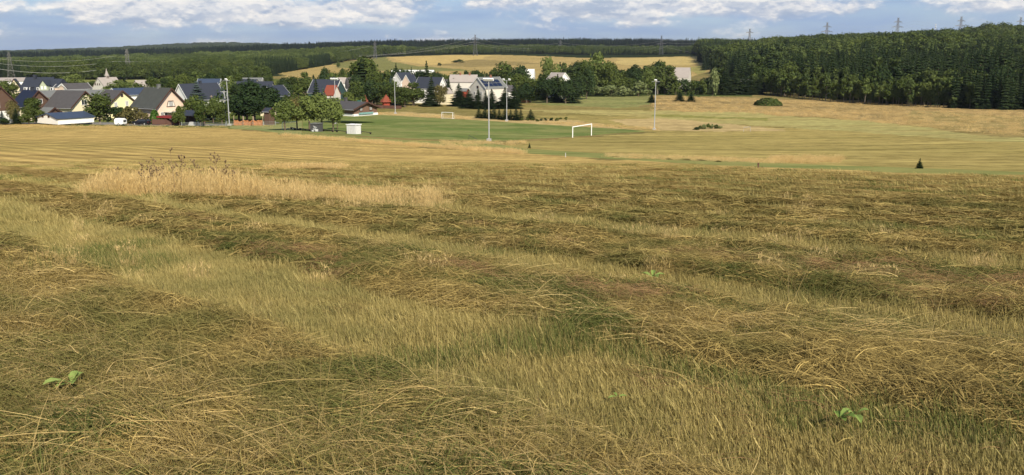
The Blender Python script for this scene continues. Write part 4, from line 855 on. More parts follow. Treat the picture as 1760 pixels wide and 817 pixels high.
g_ = P(292, 219); mb = MB(); mb.box((0, 0, 2.2), (5.6, 2.6, .14)); mb.box((0, -1.35, 2.0), (5.6, .06, .4)); o = empty('patio_canopy', g_, R(-25), label='red fabric canopy in front of the pink house', cat='canopy'); mb.build('canopy_cloth', M['redcl'], o)
for sx_ in (-2.6, 0, 2.6): MB().box((sx_, -1.2, 1.05), (.1, .1, 2.2)).build('post', M['fence'], o)
# white garage and its neighbour
H('white_garage', 'garage', 'long low white garage with dark blue roof at the field edge', 100, 207, 28, 48, 34, 205, 196, 'L', 'white', 'blueroof', trim=None, over=.3, yb=214.5, L=8.8, W=9, wins=[('g', .72, 1.7, .6, .4, 'trim'), ('g', .42, 1.7, .5, .4, 'trim')])
H('garden_shed', 'shed', 'small grey roofed shed with dark gable left of the white garage', 80, 222, 50, 14, 26, 198, 186.5, 'R', 'white', 'greyroof', 'brown', over=.4)
# long low roofs behind
H('row_shed', 'shed', 'long white shed with pale grey roof behind the navy roofed house', 60, 285, 14, 50, 8, 168, 157.5, 'L', 'white', 'greyroof', trim=None, L=18, W=9)
H('row_shed', 'shed', 'long shed with pale grey green roof behind the cream house', 130, 300, 12, 48, 8, 166, 156.5, 'L', 'white', 'greyroof', trim=None, L=17, W=9)
H('flat_hall', 'building', 'white hall with blue grey roof between yellow and pink houses', 206, 290, 16, 46, 8, 164, 153, 'L', 'white', 'blueroof', trim='whitetrim', L=12.5, W=10)
MBx = MB(); e = empty('garden_pavilion', P(246, 268), 0, label='small red fronted lean-to between yellow and pink houses', cat='shed')
MB().box((0, 0, 1.6), (7, 3, 3.2)).build('wall', M['brown'], e); MB().box((0, -.2, 3.3), (7.6, 3.8, .2)).build('roof', M['slate'], e); MB().box((0, -1.56, 2.9), (7, .06, .55)).build('fascia', M['redcl'], e)
# mansard manor
dM = 345; cM = P(68, dM); e = empty('mansard_house', cM, R(-8), label='large old house with slate mansard roof and pale green middle gable', cat='house')
zb = cM.z; sc_ = dM / FPX; hM = lambda py_: zpx(py_, dM) - zb; wM = 66 * sc_; dp = 9.0
MB().box((0, dp/2, hM(157)/2), (wM, dp, hM(157))).build('wall', M['cream'], e)
mb = MB(); mb.prism([(-.35, hM(157)), (dp+.35, hM(157)), (dp-.7, hM(148)), (dp/2, hM(136)), (.7, hM(148))], -wM/2 - .3, wM/2 + .3); rf = mb.build('mansard_roof', M['slate'], e)
for fx in (-.34, -.18, .02, .40):
    w_ = MB().box((fx * wM, -.05, (hM(150.5)+hM(155.5))/2), (1.1, .9, hM(150.5)-hM(155.5))).build('dormer', M['white'], rf); MB().box((fx * wM, -.52, (hM(151)+hM(154.8))/2), (.6, .06, .8)).build('pane', M['glass'], w_)
mb = MB(); gw = 14 * sc_ / 2; gx = .21 * wM; mtx = Matrix.Translation((gx, 0, 0)) @ Matrix.Rotation(R(-90), 4, 'Z')
mb.prism([(-gw, hM(157)), (gw, hM(157)), (gw, hM(146)), (0, hM(138.5)), (-gw, hM(146))], -3, 1.0, mtx); gb = mb.build('middle_gable', M['palegreen'], e)
for s_ in (-.7, .7): MB().box((gx + s_, -1.05, hM(151)), (.8, .06, 1.2)).build('window', M['white'], gb)
mb = MB()
for s_ in (-1, 1): mb.prism([(s_*(gw+.4), hM(147)), (0, hM(137.6)), (0, hM(138.3)), (s_*(gw), hM(147.6))] if s_ < 0 else [(s_*(gw), hM(147.6)), (0, hM(138.3)), (0, hM(137.6)), (s_*(gw+.4), hM(147))], -3, 1.3, mtx)
mb.build('gable_roof', M['slate'], gb); MB().box((-.27*wM, 4.5, hM(134)), (1, 1, 2)).build('chimney', M['slate'], rf)
MB().box((0, -1.2, hM(157.2)), (wM + 1, 2.4, .25)).build('porch_roof', M['blueroof'], e)
H('yellow_gable_house', 'house', 'pale yellow gable at the left end of the slate mansard house', 38, 352, 60, 3, 17, 152, 137, 'L', 'cream', 'slate', wins=[], over=.2)
H('pale_house', 'house', 'small pinkish house end right of the slate mansard house', 102, 338, 40, 5, 9, 150, 146, 'R', 'pink', 'slate', trim='whitetrim', over=.2, wins=[('g', .5, 3, .8, .8)])
H('white_building', 'building', 'far white roofed building behind the slate mansard house', 50, 430, 10, 44, 6, 139, 134, 'R', 'white', 'tanroof', trim=None)
H('dark_barn', 'barn', 'long dark roofed barn behind the slate mansard house', 90, 400, 12, 40, 8, 142, 133.5, 'R', 'cream', 'slate', trim=None)
H('striped_roof_house', 'house', 'white gabled house with striped dark roof', 118, 345, 25, 38, 12, 154, 144.5, 'L', 'white', 'brownroof', trim='whitetrim', over=.3, L=9.5, W=7)
# church
e, L_, W_, he, ha, sy, rf = H('village_church', 'church', 'small pale church with a pointed spire on its ridge', 183, 420, 35, 28, 22, 154, 134.5, 'L', 'palewall', 'tanroof', trim=None, over=.25, wins=[('g', .42, 3.9, .5, .8, 'trim'), ('g', .57, 3.9, .5, .8, 'trim'), ('g', .72, 3.9, .5, .8, 'trim')])
mb = MB(); mb.box((0, 0, ha + .1), (1.5, 1.5, 1.8)); mb.lathe([(1.15, ha + .9), (.6, ha + 2.2), (.22, ha + 3.6), (.03, ha + 4.6)], 8); mb.build('spire', M['tanroof'], rf)
MB().box((0, sy*.78, ha + .3), (.5, .06, .8)).build('louvre', M['trim'], rf)
H('pale_hall', 'hall', 'pale roofed cream hall above the pink house roof', 240, 385, 20, 24, 10, 151, 139, 'L', 'cream', 'tanroof', trim=None, over=.2, L=8, W=7)
# slate roofed white house with long ridge
e, L_, W_, he, ha, sy, rf = H('slate_roof_house', 'house', 'long slate roofed house with white gable behind the blue spruce', 325, 285, 33, 62, 24, 172, 146, 'L', 'white', 'slate', trim='whitetrim', over=.3, wins=[('g', .5, 4.9, .7, 1.1)], chim=[(-.1, 'slate')])
H('small_gable_house', 'house', 'grey house with small pale gable right of the long slate roof', 392, 300, 55, 4, 22, 170, 152, 'L', 'palewall', 'slate', trim='whitetrim', over=.3, wins=[('g', .5, 3.2, .8, 1)])
H('blue_roof_house', 'house', 'tall dark blue roof behind the left floodlight', 376, 340, 15, 22, 6, 152, 136.5, 'R', 'palewall', 'blueroof', trim='whitetrim', over=.3, L=8, W=9)
H('ochre_gable_house', 'house', 'dark roofed house with cream gable above the big dark trees', 438, 400, 40, 28, 10, 146, 137.5, 'R', 'cream', 'slate', trim=None, over=.3)
H('grey_roof_house', 'house', 'plain grey roofed house behind the big dark trees', 449, 420, 12, 34, 6, 145, 134.5, 'R', 'palewall', 'greyroof', trim='whitetrim', over=.3)
H('teal_gable_house', 'house', 'house with dark teal gable over pale yellow wall', 473, 288, 62, 6, 26, 166, 149.5, 'L', 'cream', 'slate', 'teal', gable_from=4.1, trim='whitetrim', over=.3, wins=[('g', .5, 3.4, .9, .7, 'whitetrim', 'glass')], L=11, W=5.2)
H('long_slate_house', 'house', 'long slate roofed building left of the red roof', 467, 330, 10, 60, 7, 156, 141, 'R', 'palewall', 'slate', trim=None, over=.3, L=13.5, W=9)
e, L_, W_, he, ha, sy, rf = H('slate_gable_house', 'house', 'steep slate roofed house with dark teal gable end and white window', 576, 335, 27, 44, 20, 160, 138, 'R', 'white', 'slate', 'teal', gable_from=2.6, trim='whitetrim', over=.3, wins=[('g', .42, 4.0, 1.0, 1.2, 'whitetrim', 'white')], chim=[(.55, 'slate')])
H('red_roof_shed', 'shed', 'red tiled roof in front of the steep slate house', 574, 315, 25, 14, 8, 164, 148, 'R', 'palewall', 'redroof', trim=None, over=.2, L=3.6, W=6)
H('small_cream_house', 'house', 'small house with pale roof left of the tallest tree', 594, 440, 20, 16, 4, 143, 134.5, 'R', 'white', 'tanroof', trim=None, over=.2)
mb = MB(); mb.lathe([(2.6, 0), (2.6, 2.6), (2.2, 4.2), (1.2, 5.0), (0, 5.2)], 14); o = mb.build('round_roof_hut', M['brownroof'], loc=P(604, 400) + Vector((0, 0, 1.6)), smooth=True); tag(o, 'dome roofed brown hut left of the tallest tree', 'hut'); o.location.z = zpx(153, 400)
# clubhouse
e, L_, W_, he, ha, sy, rf = H('clubhouse', 'clubhouse', 'brown timber sports clubhouse beside the football pitch', 609, 238, 48, 37, 40, 187.5, 176.5, 'R', 'clubwall', 'brownroof', trim='trim', over=.9, yb=200, wins=[('g', .30, 1.75, 1.0, .9, 'trim', 'glassl'), ('g', .72, 1.75, 1.0, .9, 'trim', 'glassl')], chim=[(-.3, 'brownroof')], L=12, W=8.4)
mb = MB(); mb.box((0, 0, .25), (L_ + .35, W_ + .35, .6)); mb.build('plinth', M['white'], e)
mb = MB(); mb.box((L_/2 + .5, W_*.03*sy, .62), (.05, W_*.62, .5)); mb.build('banner', M['banner'], e)
MB().box((L_*.02, sy*(W_/2 + .05), 1.1), (1.6, .07, 1.6)).build('white_door', M['white'], e)
# court screen
e = empty('court_screen', P(603, 330), 0, label='dark teal screen fence behind the clubhouse roof', cat='fence')
for k_ in range(5): MB().box((-4 + 2*k_, 0, 2.2), (.12, .12, 4.4)).build('post', M['netfence'], e)
MB().box((0, .1, 2.1), (8, .05, 3.6)).build('mesh_panel', M['tennis'], e)
# houses right of the tall tree
H('white_gable_house', 'house', 'small white gabled house with dark roof left of centre', 690, 430, 45, 8, 12, 138, 126, 'L', 'white', 'slate', trim='whitetrim', over=.2, L=9, W=5.5)
H('pink_gable_house', 'house', 'small pinkish gable beside the white gabled house', 706, 415, 60, 3, 14, 143, 130, 'L', 'pink', 'slate', trim='whitetrim', over=.2, L=7)
H('navy_long_house', 'house', 'long dark blue roofed house with white gable end', 753, 395, 30, 36, 16, 152, 134, 'R', 'white', 'slate', trim='whitetrim', over=.3, wins=[('s', .3, 3.4, 1, 1)], L=12)
H('grey_house', 'house', 'grey roofed house behind the cream garden shed', 776, 420, 20, 20, 6, 150, 138, 'R', 'palewall', 'brownroof', trim=None, over=.3)
H('cream_shed', 'shed', 'small cream shed beside the dark conifers at the meadow', 768, 386, 60, 3, 15, 162, 153, 'L', 'cream', 'tanroof', trim=None, over=.1, L=6)
H('orange_hut', 'hut', 'small rusty red hut among the dark conifers', 802, 395, 20, 12, 3, 157, 153, 'R', 'hut', 'greyroof', trim=None, over=.2)
H('white_hall', 'hall', 'long white flat hall far behind the village centre', 745, 640, 5, 70, 4, 125, 121, 'R', 'white', 'white', trim=None, over=.1, L=30, W=12)
H('white_hall', 'hall', 'white hall showing between trees right of centre', 917, 600, 5, 28, 4, 127, 119.5, 'R', 'white', 'white', trim=None, over=.1, L=11, W=12)
# solar house
e, L_, W_, he, ha, sy, rf = H('solar_house', 'house', 'white house with solar panels on its roof', 835, 372, 42, 30, 27, 152, 134, 'L', 'palewall', 'greyroof', trim='whitetrim', over=.3, wins=[('g', .28, 5.5, 1.6, 1.3, 'whitetrim', 'glassl'), ('g', .70, 5.4, 1.1, 1.3), ('g', .5, 8.0, .9, .9, 'trim'), ('s', .7, 4.6, 1.2, 1.1), ('s', .35, 1.8, 1.2, 1.1)], chim=[(-.2, 'brick')], L=12)
pit = math.atan2(ha - he, W_ / 2)
for ix in range(4):
    for iy in range(2):
        mb = MB(); q = .22 + .34 * iy; yc = sy * W_ / 2 * (1 - q); zc = he + (ha - he) * q + .30 / math.cos(pit)
        mt = Matrix.Translation((L_ * (-.36 + .21 * ix + .12), yc, zc)) @ Matrix.Rotation(-sy * pit, 4, 'X')
        mb.box((0, 0, 0), (L_ * .19, W_ * .19, .06), mt); mb.build('solar_panel', M['panel'], rf)
H('side_wing', 'house', 'white wing with brown roof right of the solar panel house', 862, 380, 30, 20, 12, 158, 148, 'L', 'white', 'brownroof', trim=None, over=.3, L=7, W=6, wins=[('s', .5, 2, 1.2, 1.2)])
H('pale_roof_house', 'house', 'house with long pale roof and brick chimneys behind the solar panels', 818, 400, 10, 44, 5, 141, 129.5, 'R', 'palewall', 'tanroof', trim=None, over=.3, chim=[(-.25, 'brick'), (.45, 'brick')], L=12)
H('grey_small_house', 'house', 'small light grey roof poking out between conifers right of centre', 962, 430, 40, 6, 16, 137, 126, 'R', 'white', 'tanroof', trim='whitetrim', over=.3, L=8)
H('orange_roof_hut', 'hut', 'orange fronted hut under dark trees right of the second floodlight', 908, 400, 15, 12, 3, 158, 153.5, 'R', 'logs', 'redroof', trim=None, over=.2)
H('grey_barn', 'barn', 'large barn with plain pale grey roof right of centre', 1183, 545, 5, 40, 3, 134.5, 117, 'R', 'palewall', 'tanroof', trim=None, over=.1, L=15, W=16, wins=[('s', .5, 2, .8, .8, 'trim')])
H('forest_hut', 'hut', 'small grey roofed hut at the forest edge', 1288, 476, 6, 15, 3, 147, 136.5, 'R', 'brown', 'greyroof', trim=None, over=.15, L=5, W=5)
# red pyramid huts
for x_, y_, w_, t_, lb in ((664,173,17,162,'red pyramid roofed hut left of the centre floodlight'),(628,172,9,163,'small red pyramid roofed hut partly hidden by the tall tree group')):
    p = P(x_, 365); s_ = w_ * 365 / FPX; e = empty('red_pavilion', (p.x, p.y, p.z), R(20), label=lb, cat='hut'); h_ = zpx(t_, 365) - p.z
    MB().lathe([(s_*.40, 0), (s_*.40, h_*.45)], 8).build('wall', M['hut'], e); MB().lathe([(s_*.62, h_*.40), (s_*.5, h_*.55), (s_*.12, h_*.88), (.01, h_)], 8).build('roof', M['redroof'], e)
# carport, sheds by the firewood
g_ = P(329, 222); e = empty('carport', g_, R(-6), label='dark carport with grey felt roof left of the floodlight', cat='carport'); MB().prism([(-2.6, 2.5), (2.6, 3.4), (2.6, 3.6), (-2.6, 2.7)], -2.7, 2.7).build('roof', M['slate'], e); MB().box((0, 2.3, 1.5), (5.2, .12, 3.0)).build('back_wall', M['brown'], e)
for sx_ in (-2.55, 2.55):
    for sy_ in (-2.4, 2.2): MB().box((sx_, sy_, 1.35), (.14, .14, 2.7)).build('post', M['fence'], e)
mb = MB(); mb.box((0, 0, .5), (2.6, 1.4, .9), taper=.75); o = mb.build('covered_trailer', M['blueroof'], loc=P(333, 221) + Vector((.3, -.5, 0))); tag(o, 'pale covered trailer under the carport', 'trailer'); o.data.materials[0] = M['steel']
H('timber_shed', 'shed', 'dark brown shed behind the small white floodlight', 463, 232, 40, 8, 9, 192, 187, 'R', 'brown', 'slate', trim='trim', over=.3)

# --- people-sized things around the pitch
def pole(px_, base, top, label, heads=2, wide=1.0):
    g_ = G(px_, base); h_ = zpx(top, g_.y) - g_.z; e = empty('floodlight_mast', g_, R(-20), label=label, cat='floodlight', group='floodlight masts round the pitch')
    MB().tube([(0, 0, 0), (0, 0, h_ * .5), (0, 0, h_ - .2)], [.13, .11, .08], 8).build('pole', M['polem'], e); MB().box((0, 0, .25), (.7, .7, .5)).build('footing', M['concrete'], e); MB().tube([(-wide, 0, h_ - .3), (wide, 0, h_ - .3)], .06, 6).build('crossbar', M['polem'], e)
    for k_ in range(heads):
        x_ = (-wide + 2 * wide * k_ / max(1, heads - 1)) if heads > 1 else 0
        mb = MB(); mt = Matrix.Translation((x_, -.18, h_)) @ Matrix.Rotation(R(35), 4, 'X'); mb.box((0, 0, 0), (.62, .25, .5), mt); l_ = mb.build('lamp', M['lampm'], e)
        mb = MB(); mb.box((0, -.14, 0), (.5, .03, .4), mt); mb.build('lamp_glass', M['headl'], l_)
    return e
pole(394.5, 216.5, 137, 'floodlight mast at the left beside the village road', 1); pole(679.5, 196, 134.5, 'floodlight mast beyond the pitch in front of the round tree', 1); pole(840.5, 243, 137, 'tall floodlight mast in front of the solar panel house', 3, .7)
pole(871, 209, 137, 'floodlight mast with two spread lamps beyond the pitch', 2, .9); pole(1124.5, 224, 138.5, 'rightmost floodlight mast by the dry meadow', 1); pole(578, 214, 136, 'floodlight mast rising behind the clubhouse and pitch trees', 3, .8)
def lamp_post(px_, base, top, label):
    g_ = G(px_, base); h_ = zpx(top, g_.y) - g_.z; e = empty('lamp_post', g_, label=label, cat='lamp post'); MB().tube([(0, 0, 0), (0, 0, h_)], .09, 6).build('pole', M['lampm'], e); MB().box((.25, 0, h_), (.8, .4, .35)).build('lamp', M['lampm'], e)
lamp_post(462.5, 206.5, 194, 'short white lamp post by the shed')
for x_, d_, t_, b_, lb in ((366,262,164,176,'timber utility pole before the slate roof'),): 
    p = P(x_, d_); e = empty('utility_pole', p, label=lb, cat='utility pole'); MB().tube([(0, 0, 0), (0, 0, zpx(t_, d_) - p.z)], .13, 6).build('pole', M['wood'], e); MB().box((0, 0, zpx(t_, d_) - p.z - .3), (.9, .1, .1)).build('crossarm', M['wood'], e)
# roof mast with wires near left floodlight
p = P(389, 232); hq = zpx(156, 232) - p.z; e = empty('electricity_pole', p, label='steel electricity pole with crossarms beside the left floodlight', cat='utility pole'); MB().tube([(0, 0, 0), (0, 0, hq)], .09, 6).build('pole', M['steel'], e)
MB().box((0, 0, hq - .3), (1.9, .1, .1)).build('crossarm', M['steel'], e); MB().box((0, 0, zpx(172, 232) - p.z), (2.4, .1, .1)).build('crossarm', M['steel'], e); MB().tube([(0, -.1, hq - 2.6), (.9, -.1, hq - .3)], .05, 5).build('brace', M['steel'], e)
# goals
def goal(c, yaw, label, w_=7.32, h_=2.44, net=True, dep=1.6, r_=.07):
    e = empty('football_goal', c, yaw, label=label, cat='football goal')
    for s_ in (-1, 1): MB().tube([(s_*w_/2, 0, -.1), (s_*w_/2, 0, h_)], r_, 8).build('post', M['goal'], e)
    MB().tube([(-w_/2 - r_, 0, h_), (w_/2 + r_, 0, h_)], r_, 8).build('crossbar', M['goal'], e)
    mb = MB()
    if not net: return e
    for s_ in (-1, 1): mb.tube([(s_*w_/2, 0, h_), (s_*w_/2, .7, h_ - .05), (s_*w_/2, dep, .03)], .03, 5); mb.tube([(s_*w_/2, 0, .03), (s_*w_/2, dep, .03)], .03, 5)
    mb.tube([(-w_/2, dep, .03), (w_/2, dep, .03)], .03, 5); mb.build('frame', M['goal'] if net else M['steel'], e)
    if net:
        mb = MB()
        for i in range(int(w_ / .35) + 1): x_ = -w_/2 + i * .35; mb.tube([(x_, .7, h_ - .05), (x_, dep, .03)], .010, 3, False)
        for j in range(7): t = j / 6; mb.tube([(-w_/2, .7 + (dep-.7)*t, (h_-.05)*(1-t)+.03*t), (w_/2, .7 + (dep-.7)*t, (h_-.05)*(1-t)+.03*t)], .010, 3, False)
        mb.build('net', M['net'], e)
    return e
a, b = G(984, 236.8), G(1016.5, 233.8); mid = (a + b) / 2; yawg = math.atan2(b.y - a.y, b.x - a.x); print('GOAL', (b - a).length, 'd', mid.y)
e = goal(mid, yawg + math.pi, 'empty white goal frame at the near right end of the pitch', min(9, max(6.5, (b - a).length)), zpx(216, mid.y) - mid.z, False, .7, .10)
a, b = G(759.5, 204), G(778, 204.5); mid = (a + b) / 2; goal(mid, math.atan2(b.y - a.y, b.x - a.x), 'small white goal in the dry strip beyond the pitch', (b - a).length, zpx(193.5, mid.y) - mid.z, True, 1.0, .06)
a = G(485.5, 223); goal(a + Vector((1.6, .6, 0)), R(15), 'white training goal with green net at the left end of the pitch', 3.4, zpx(210.5, a.y) - a.z, True, 1.3, .06)
# small leftover frames on the far meadow
a = G(1278, 226.5); e = empty('frame', a, label='small low steel frame lying in the meadow right of the bush', cat='frame'); mb = MB(); mb.tube([(0, 0, 0), (0, 0, 1.0), (1.6, 0, 1.1), (1.6, 0, 0)], .05, 5); mb.build('tube_frame', M['steel'], e)
a = G(815, 243); mb = MB(); mb.tube([(-1.0, 0, 0), (-1.0, 0, 1.1), (.8, 0, .2)], .05, 5); tag(mb.build('bent_rail', M['darkmetal'], loc=a), 'bent dark rail at the pitch edge left of the tall mast', 'rail')
for x_, b_, t_, lb in ((972,270.5,263,'pale marker post on the green track'),(1303,288.5,280,'dark marker post beside the green track'),(760,197,193,None)):
    if lb: a = G(x_, b_); tag(MB().box((0, 0, (zpx(t_, a.y) - a.z)/2), (.07, .07, zpx(t_, a.y) - a.z)).build('marker_post', M['concrete'] if 'pale' in lb else M['fence'], loc=a), lb, 'post')
# shelters
def shelter(px_, base, top, wp, yaw, label, wm, rm, name, graf=False):
    g_ = G(px_, base); s_ = g_.y / FPX; w_ = wp * s_; h_ = zpx(top, g_.y) - g_.z; e = empty(name, g_, yaw, label=label, cat='shelter')
    mb = MB(); dp_ = 1.7
    mb.box((0, dp_/2, h_*.46), (w_, .06, h_*.9)); mb.box((0, -dp_/2, h_*.46), (w_, .06, h_*.92)); mb.box((-w_/2 + .03, 0, h_*.46), (.06, dp_ - .07, h_*.9)); mb.box((w_/2 - .03, 0, h_*.46), (.06, dp_ - .07, h_*.9)); mb.build('panel_wall', wm, e)
    MB().prism([(-dp_/2 - .15, h_*.93), (dp_/2 + .15, h_*.93), (dp_/2 + .15, h_), (-dp_/2 - .15, h_*.985)], -w_/2 - .15, w_/2 + .15).build('roof', rm, e)
    mb = MB()
    for k_ in range(1, 5): mb.box((-w_/2 + w_*k_/5, -dp_/2 - .045, h_*.46), (.035, .02, h_*.88))
    mb.build('panel_joint', M['concrete'] if not graf else M['darkmetal'], e)
    if graf:
        random.seed(5); mb = MB()
        for k_ in range(3):
            x_ = -w_*.1 + k_*.28; mb.tube([(x_, -dp_/2 - .05, h_*.7 - .1*k_), (x_ + .25, -dp_/2 - .05, h_*.55), (x_ - .15, -dp_/2 - .05, h_*.35), (x_ + .2, -dp_/2 - .05, h_*.2)], .06, 5)
        mb.box((w_*.28, -dp_/2 - .05, h_*.22), (.7, .02, .5)); mb.box((-w_*.2, -dp_/2 - .05, h_*.15), (.5, .02, .3)); mb.build('graffiti', M['graff'], e)
    return e
shelter(608.5, 231, 213.5, 19, R(-28), 'grey white dugout shelter standing alone on the grass', M['shelter'], M['shelterroof'], 'dugout_shelter'); shelter(544.5, 227, 211.5, 16, R(-20), 'dark graffiti covered dugout shelter under the trees', M['dug'], M['greyroof'], 'dugout_shelter', True)
def bench(x0, y0, x1, y1, label):
    a, b = G(x0, y0), G(x1, y1); m_ = (a + b) / 2; L_ = (b - a).length; e = empty('bench', m_, math.atan2(b.y - a.y, b.x - a.x), label=label, cat='bench'); MB().box((0, 0, .46), (L_, .35, .07)).build('seat', M['bench'], e)
    n_ = max(2, int(L_ / 1.8))
    for k_ in range(n_): MB().box((-L_/2 + .3 + (L_ - .6)*k_/(n_ - 1), 0, .21), (.16, .3, .43)).build('leg', M['bench'], e)
bench(500, 223.5, 514, 225, 'dark low bench under the two left trees of the pitch row'); bench(515, 225, 535, 226.5, 'dark low bench left of the graffiti dugout'); bench(555, 226.5, 573, 228, 'dark low bench right of the graffiti dugout'); bench(578, 228.2, 597, 229.8, 'dark low bench between the trees and the white dugout'); bench(619, 230.2, 638, 231.8, 'dark low bench right of the white dugout')
# firewood, fences
for k_, (x0, x1) in enumerate(((403, 418), (420, 435), (437, 452))):
    p = P((x0 + x1)/2, 229); s_ = 229 / FPX; w_ = (x1 - x0) * s_; e = empty('firewood_stack', p, label='%s stack of orange firewood under the big dark trees' % ('left', 'middle', 'right')[k_], cat='firewood', group='firewood stacks'); mb = MB(); random.seed(k_)
    nz = int(1.5 / .2); nx = int(w_ / .2)
    for i in range(nx):
        for j in range(nz - random.randint(0, 2)):
            x_, z_ = -w_/2 + .2*i + (.1 if j % 2 else 0) + u(-.02, .02), .12 + .19*j; mb.tube([(x_, -.5 + u(-.06, .06), z_), (x_, .5, z_)], .10 * u(.8, 1.1), 6)
    mb.build('logs', M['logs'], e)
    for s2 in (-1, 1): MB().box((s2*(w_/2 + .05), 0, 1.2), (.14, .14, 2.4)).build('post', M['wood'], e)
def fence_run(pts, h_, label, rail=True, board=False, wmat='fence', step=2.5, name='fence'):
    e = None; P0 = P(*pts[0]); e = empty(name, P0, label=label, cat='fence'); prev = None
    for (xa, da), (xb, db) in zip(pts[:-1], pts[1:]):
        a, b = P(xa, da), P(xb, db); n_ = max(1, int((b - a).length / step))
        for k_ in range(n_ + 1):
            q = a.lerp(b, k_ / n_); q.z = z1(q.x, q.y); MB().box((0, 0, h_/2), (.10, .10, h_ + .1)).build('post', M[wmat], e).location = q - P0
            if prev is not None and (q - prev).length > .5:
                d_ = q - prev; mb = MB(); L2 = d_.length; mt = Matrix.Translation(prev - P0) @ Matrix.Rotation(math.atan2(d_.y, d_.x), 4, 'Z') @ Matrix.Rotation(-math.asin(d_.z / L2), 4, 'Y')
                if board: mb.box((L2/2, 0, h_*.5), (L2, .05, h_*.86), mt)
                else:
                    for zz in (.3, .62, .92): mb.box((L2/2, 0, h_*zz), (L2, .035, .045), mt)
                mb.build('board_panel' if board else 'rail', M[wmat], e)
            prev = q
    return e
fence_run([(262, 217), (312, 219)], 1.5, 'brown board fence in front of the pink house', board=True); fence_run([(390, 223), (432, 224), (474, 230)], 1.1, 'grey wire and post fence before the firewood', wmat='netfence', step=3); fence_run([(600, 352), (660, 352), (690, 350)], 1.4, 'dark brown fence below the red huts', board=True)
fence_run([(312, 216), (350, 217), (388, 220)], .9, 'low grey wire fence along the road verge', wmat='netfence', step=4); fence_run([(160, 214), (200, 214)], .6, 'low pale wall rail behind the white van', wmat='concrete', step=4)
g_ = G(303, 214.5); e = empty('waste_bin', g_, label='small dark bin at the roadside below the pink house', cat='bin'); MB().lathe([(.25, 0), (.33, .9), (.35, .95), (.1, 1.05), (0, 1.05)], 10).build('body', M['bin'], e); MB().box((0, -.1, 1.06), (.6, .5, .08)).build('lid', M['concrete'], e)
# vehicles
def wheel(e, x_, y_, r_=.32):
    w_ = MB().tube([(x_, y_ - .11, r_), (x_, y_ + .11, r_)], r_, 14).build('wheel', M['tyre'], e); MB().tube([(x_, y_ - .125, r_), (x_, y_ + .125, r_)], r_ * .55, 10).build('rim', M['steel'], w_)
g_ = G(244, 215.0); e = empty('parked_car', g_, R(168), label='black car parked on the road in front of the pink house', cat='car')
mb = MB(); mb.prism([(-.86, .30), (.86, .30), (.88, .62), (.80, .90), (-.80, .90), (-.88, .62)], -2.05, 2.05); mb.prism([(-.80, .6), (.80, .6), (.70, .86), (-.70, .86)], 2.05, 2.22); mb.build('body', M['carb'], e)
mb = MB(); k0 = len(mb.v); lo = [(-2.0, .89), (1.1, .89)]; 
for (x_, z_, y_) in ((-1.95, .88, .80), (1.05, .88, .80), (.35, 1.42, .62), (-1.55, 1.40, .62)):
    mb.v += [(x_, -y_, z_), (x_, y_, z_)]
mb.f += [(0, 2, 4, 6), (1, 7, 5, 3), (0, 1, 3, 2), (2, 3, 5, 4), (4, 5, 7, 6), (6, 7, 1, 0)]; cb = mb.build('cabin', M['carb'], e)
for nm, pts in (('windscreen', [(.98, -.70, .95), (.98, .70, .95), (.45, .58, 1.37), (.45, -.58, 1.37)]), ('rear_window', [(-1.93, .68, .98), (-1.93, -.68, .98), (-1.66, -.56, 1.35), (-1.66, .56, 1.35)])):
    mb = MB(); q = Vector((.03 if nm[0] == 'w' else -.03, 0, .02)); P_ = [Vector(v) + q for v in pts]; mb.v = [tuple(v) for v in P_] + [tuple(v - q * .8) for v in P_]; mb.f = [(0, 1, 2, 3), (7, 6, 5, 4), (0, 4, 5, 1), (1, 5, 6, 2), (2, 6, 7, 3), (3, 7, 4, 0)]; mb.build(nm, M['glass'], cb)
for s_ in (-1, 1):
    mb = MB(); P_ = [Vector((-1.6, s_*.785, .96)), Vector((.75, s_*.785, .96)), Vector((.28, s_*.66, 1.35)), Vector((-1.4, s_*.66, 1.35))]; q = Vector((0, s_*.025, .01)); mb.v = [tuple(v + q) for v in P_] + [tuple(v) for v in P_]; mb.f = [(0, 1, 2, 3), (7, 6, 5, 4), (0, 4, 5, 1), (1, 5, 6, 2), (2, 6, 7, 3), (3, 7, 4, 0)]; mb.build('side_window', M['glass'], cb)
    for x_ in (-1.3, 1.35): wheel(e, x_, s_ * .80)
    MB().box((2.16, s_*.55, .68), (.12, .4, .16)).build('headlight', M['headl'], e); MB().box((-2.06, s_*.62, .75), (.06, .3, .14)).build('tail_light', M['redcl'], e)
g_ = G(207, 216); e = empty('caravan', g_, R(172), label='white van shaped caravan parked at the field edge', cat='caravan'); e.scale = (.88, .88, .88)
mb = MB(); mb.prism([(-1.0, .35), (1.0, .35), (1.05, .9), (1.0, 1.7), (.8, 1.92), (-.8, 1.92), (-1.0, 1.7), (-1.05, .9)], -1.0, .85); mb.prism([(-.95, .45), (.95, .45), (.95, 1.5), (.7, 1.75), (-.7, 1.75), (-.95, 1.5)], .85, 1.1); mb.prism([(-.95, .45), (.95, .45), (.95, 1.5), (.7, 1.75), (-.7, 1.75), (-.95, 1.5)], -1.35, -1.0); mb.build('body', M['carw'], e)
MB().box((-1.37, 0, 1.2), (.05, 1.2, .5)).build('window', M['glass'], e); MB().tube([(1.1, 0, .4), (1.9, 0, .42)], .06, 6).build('drawbar', M['darkmetal'], e)
for s_ in (-1, 1): wheel(e, -.1, s_ * .95)

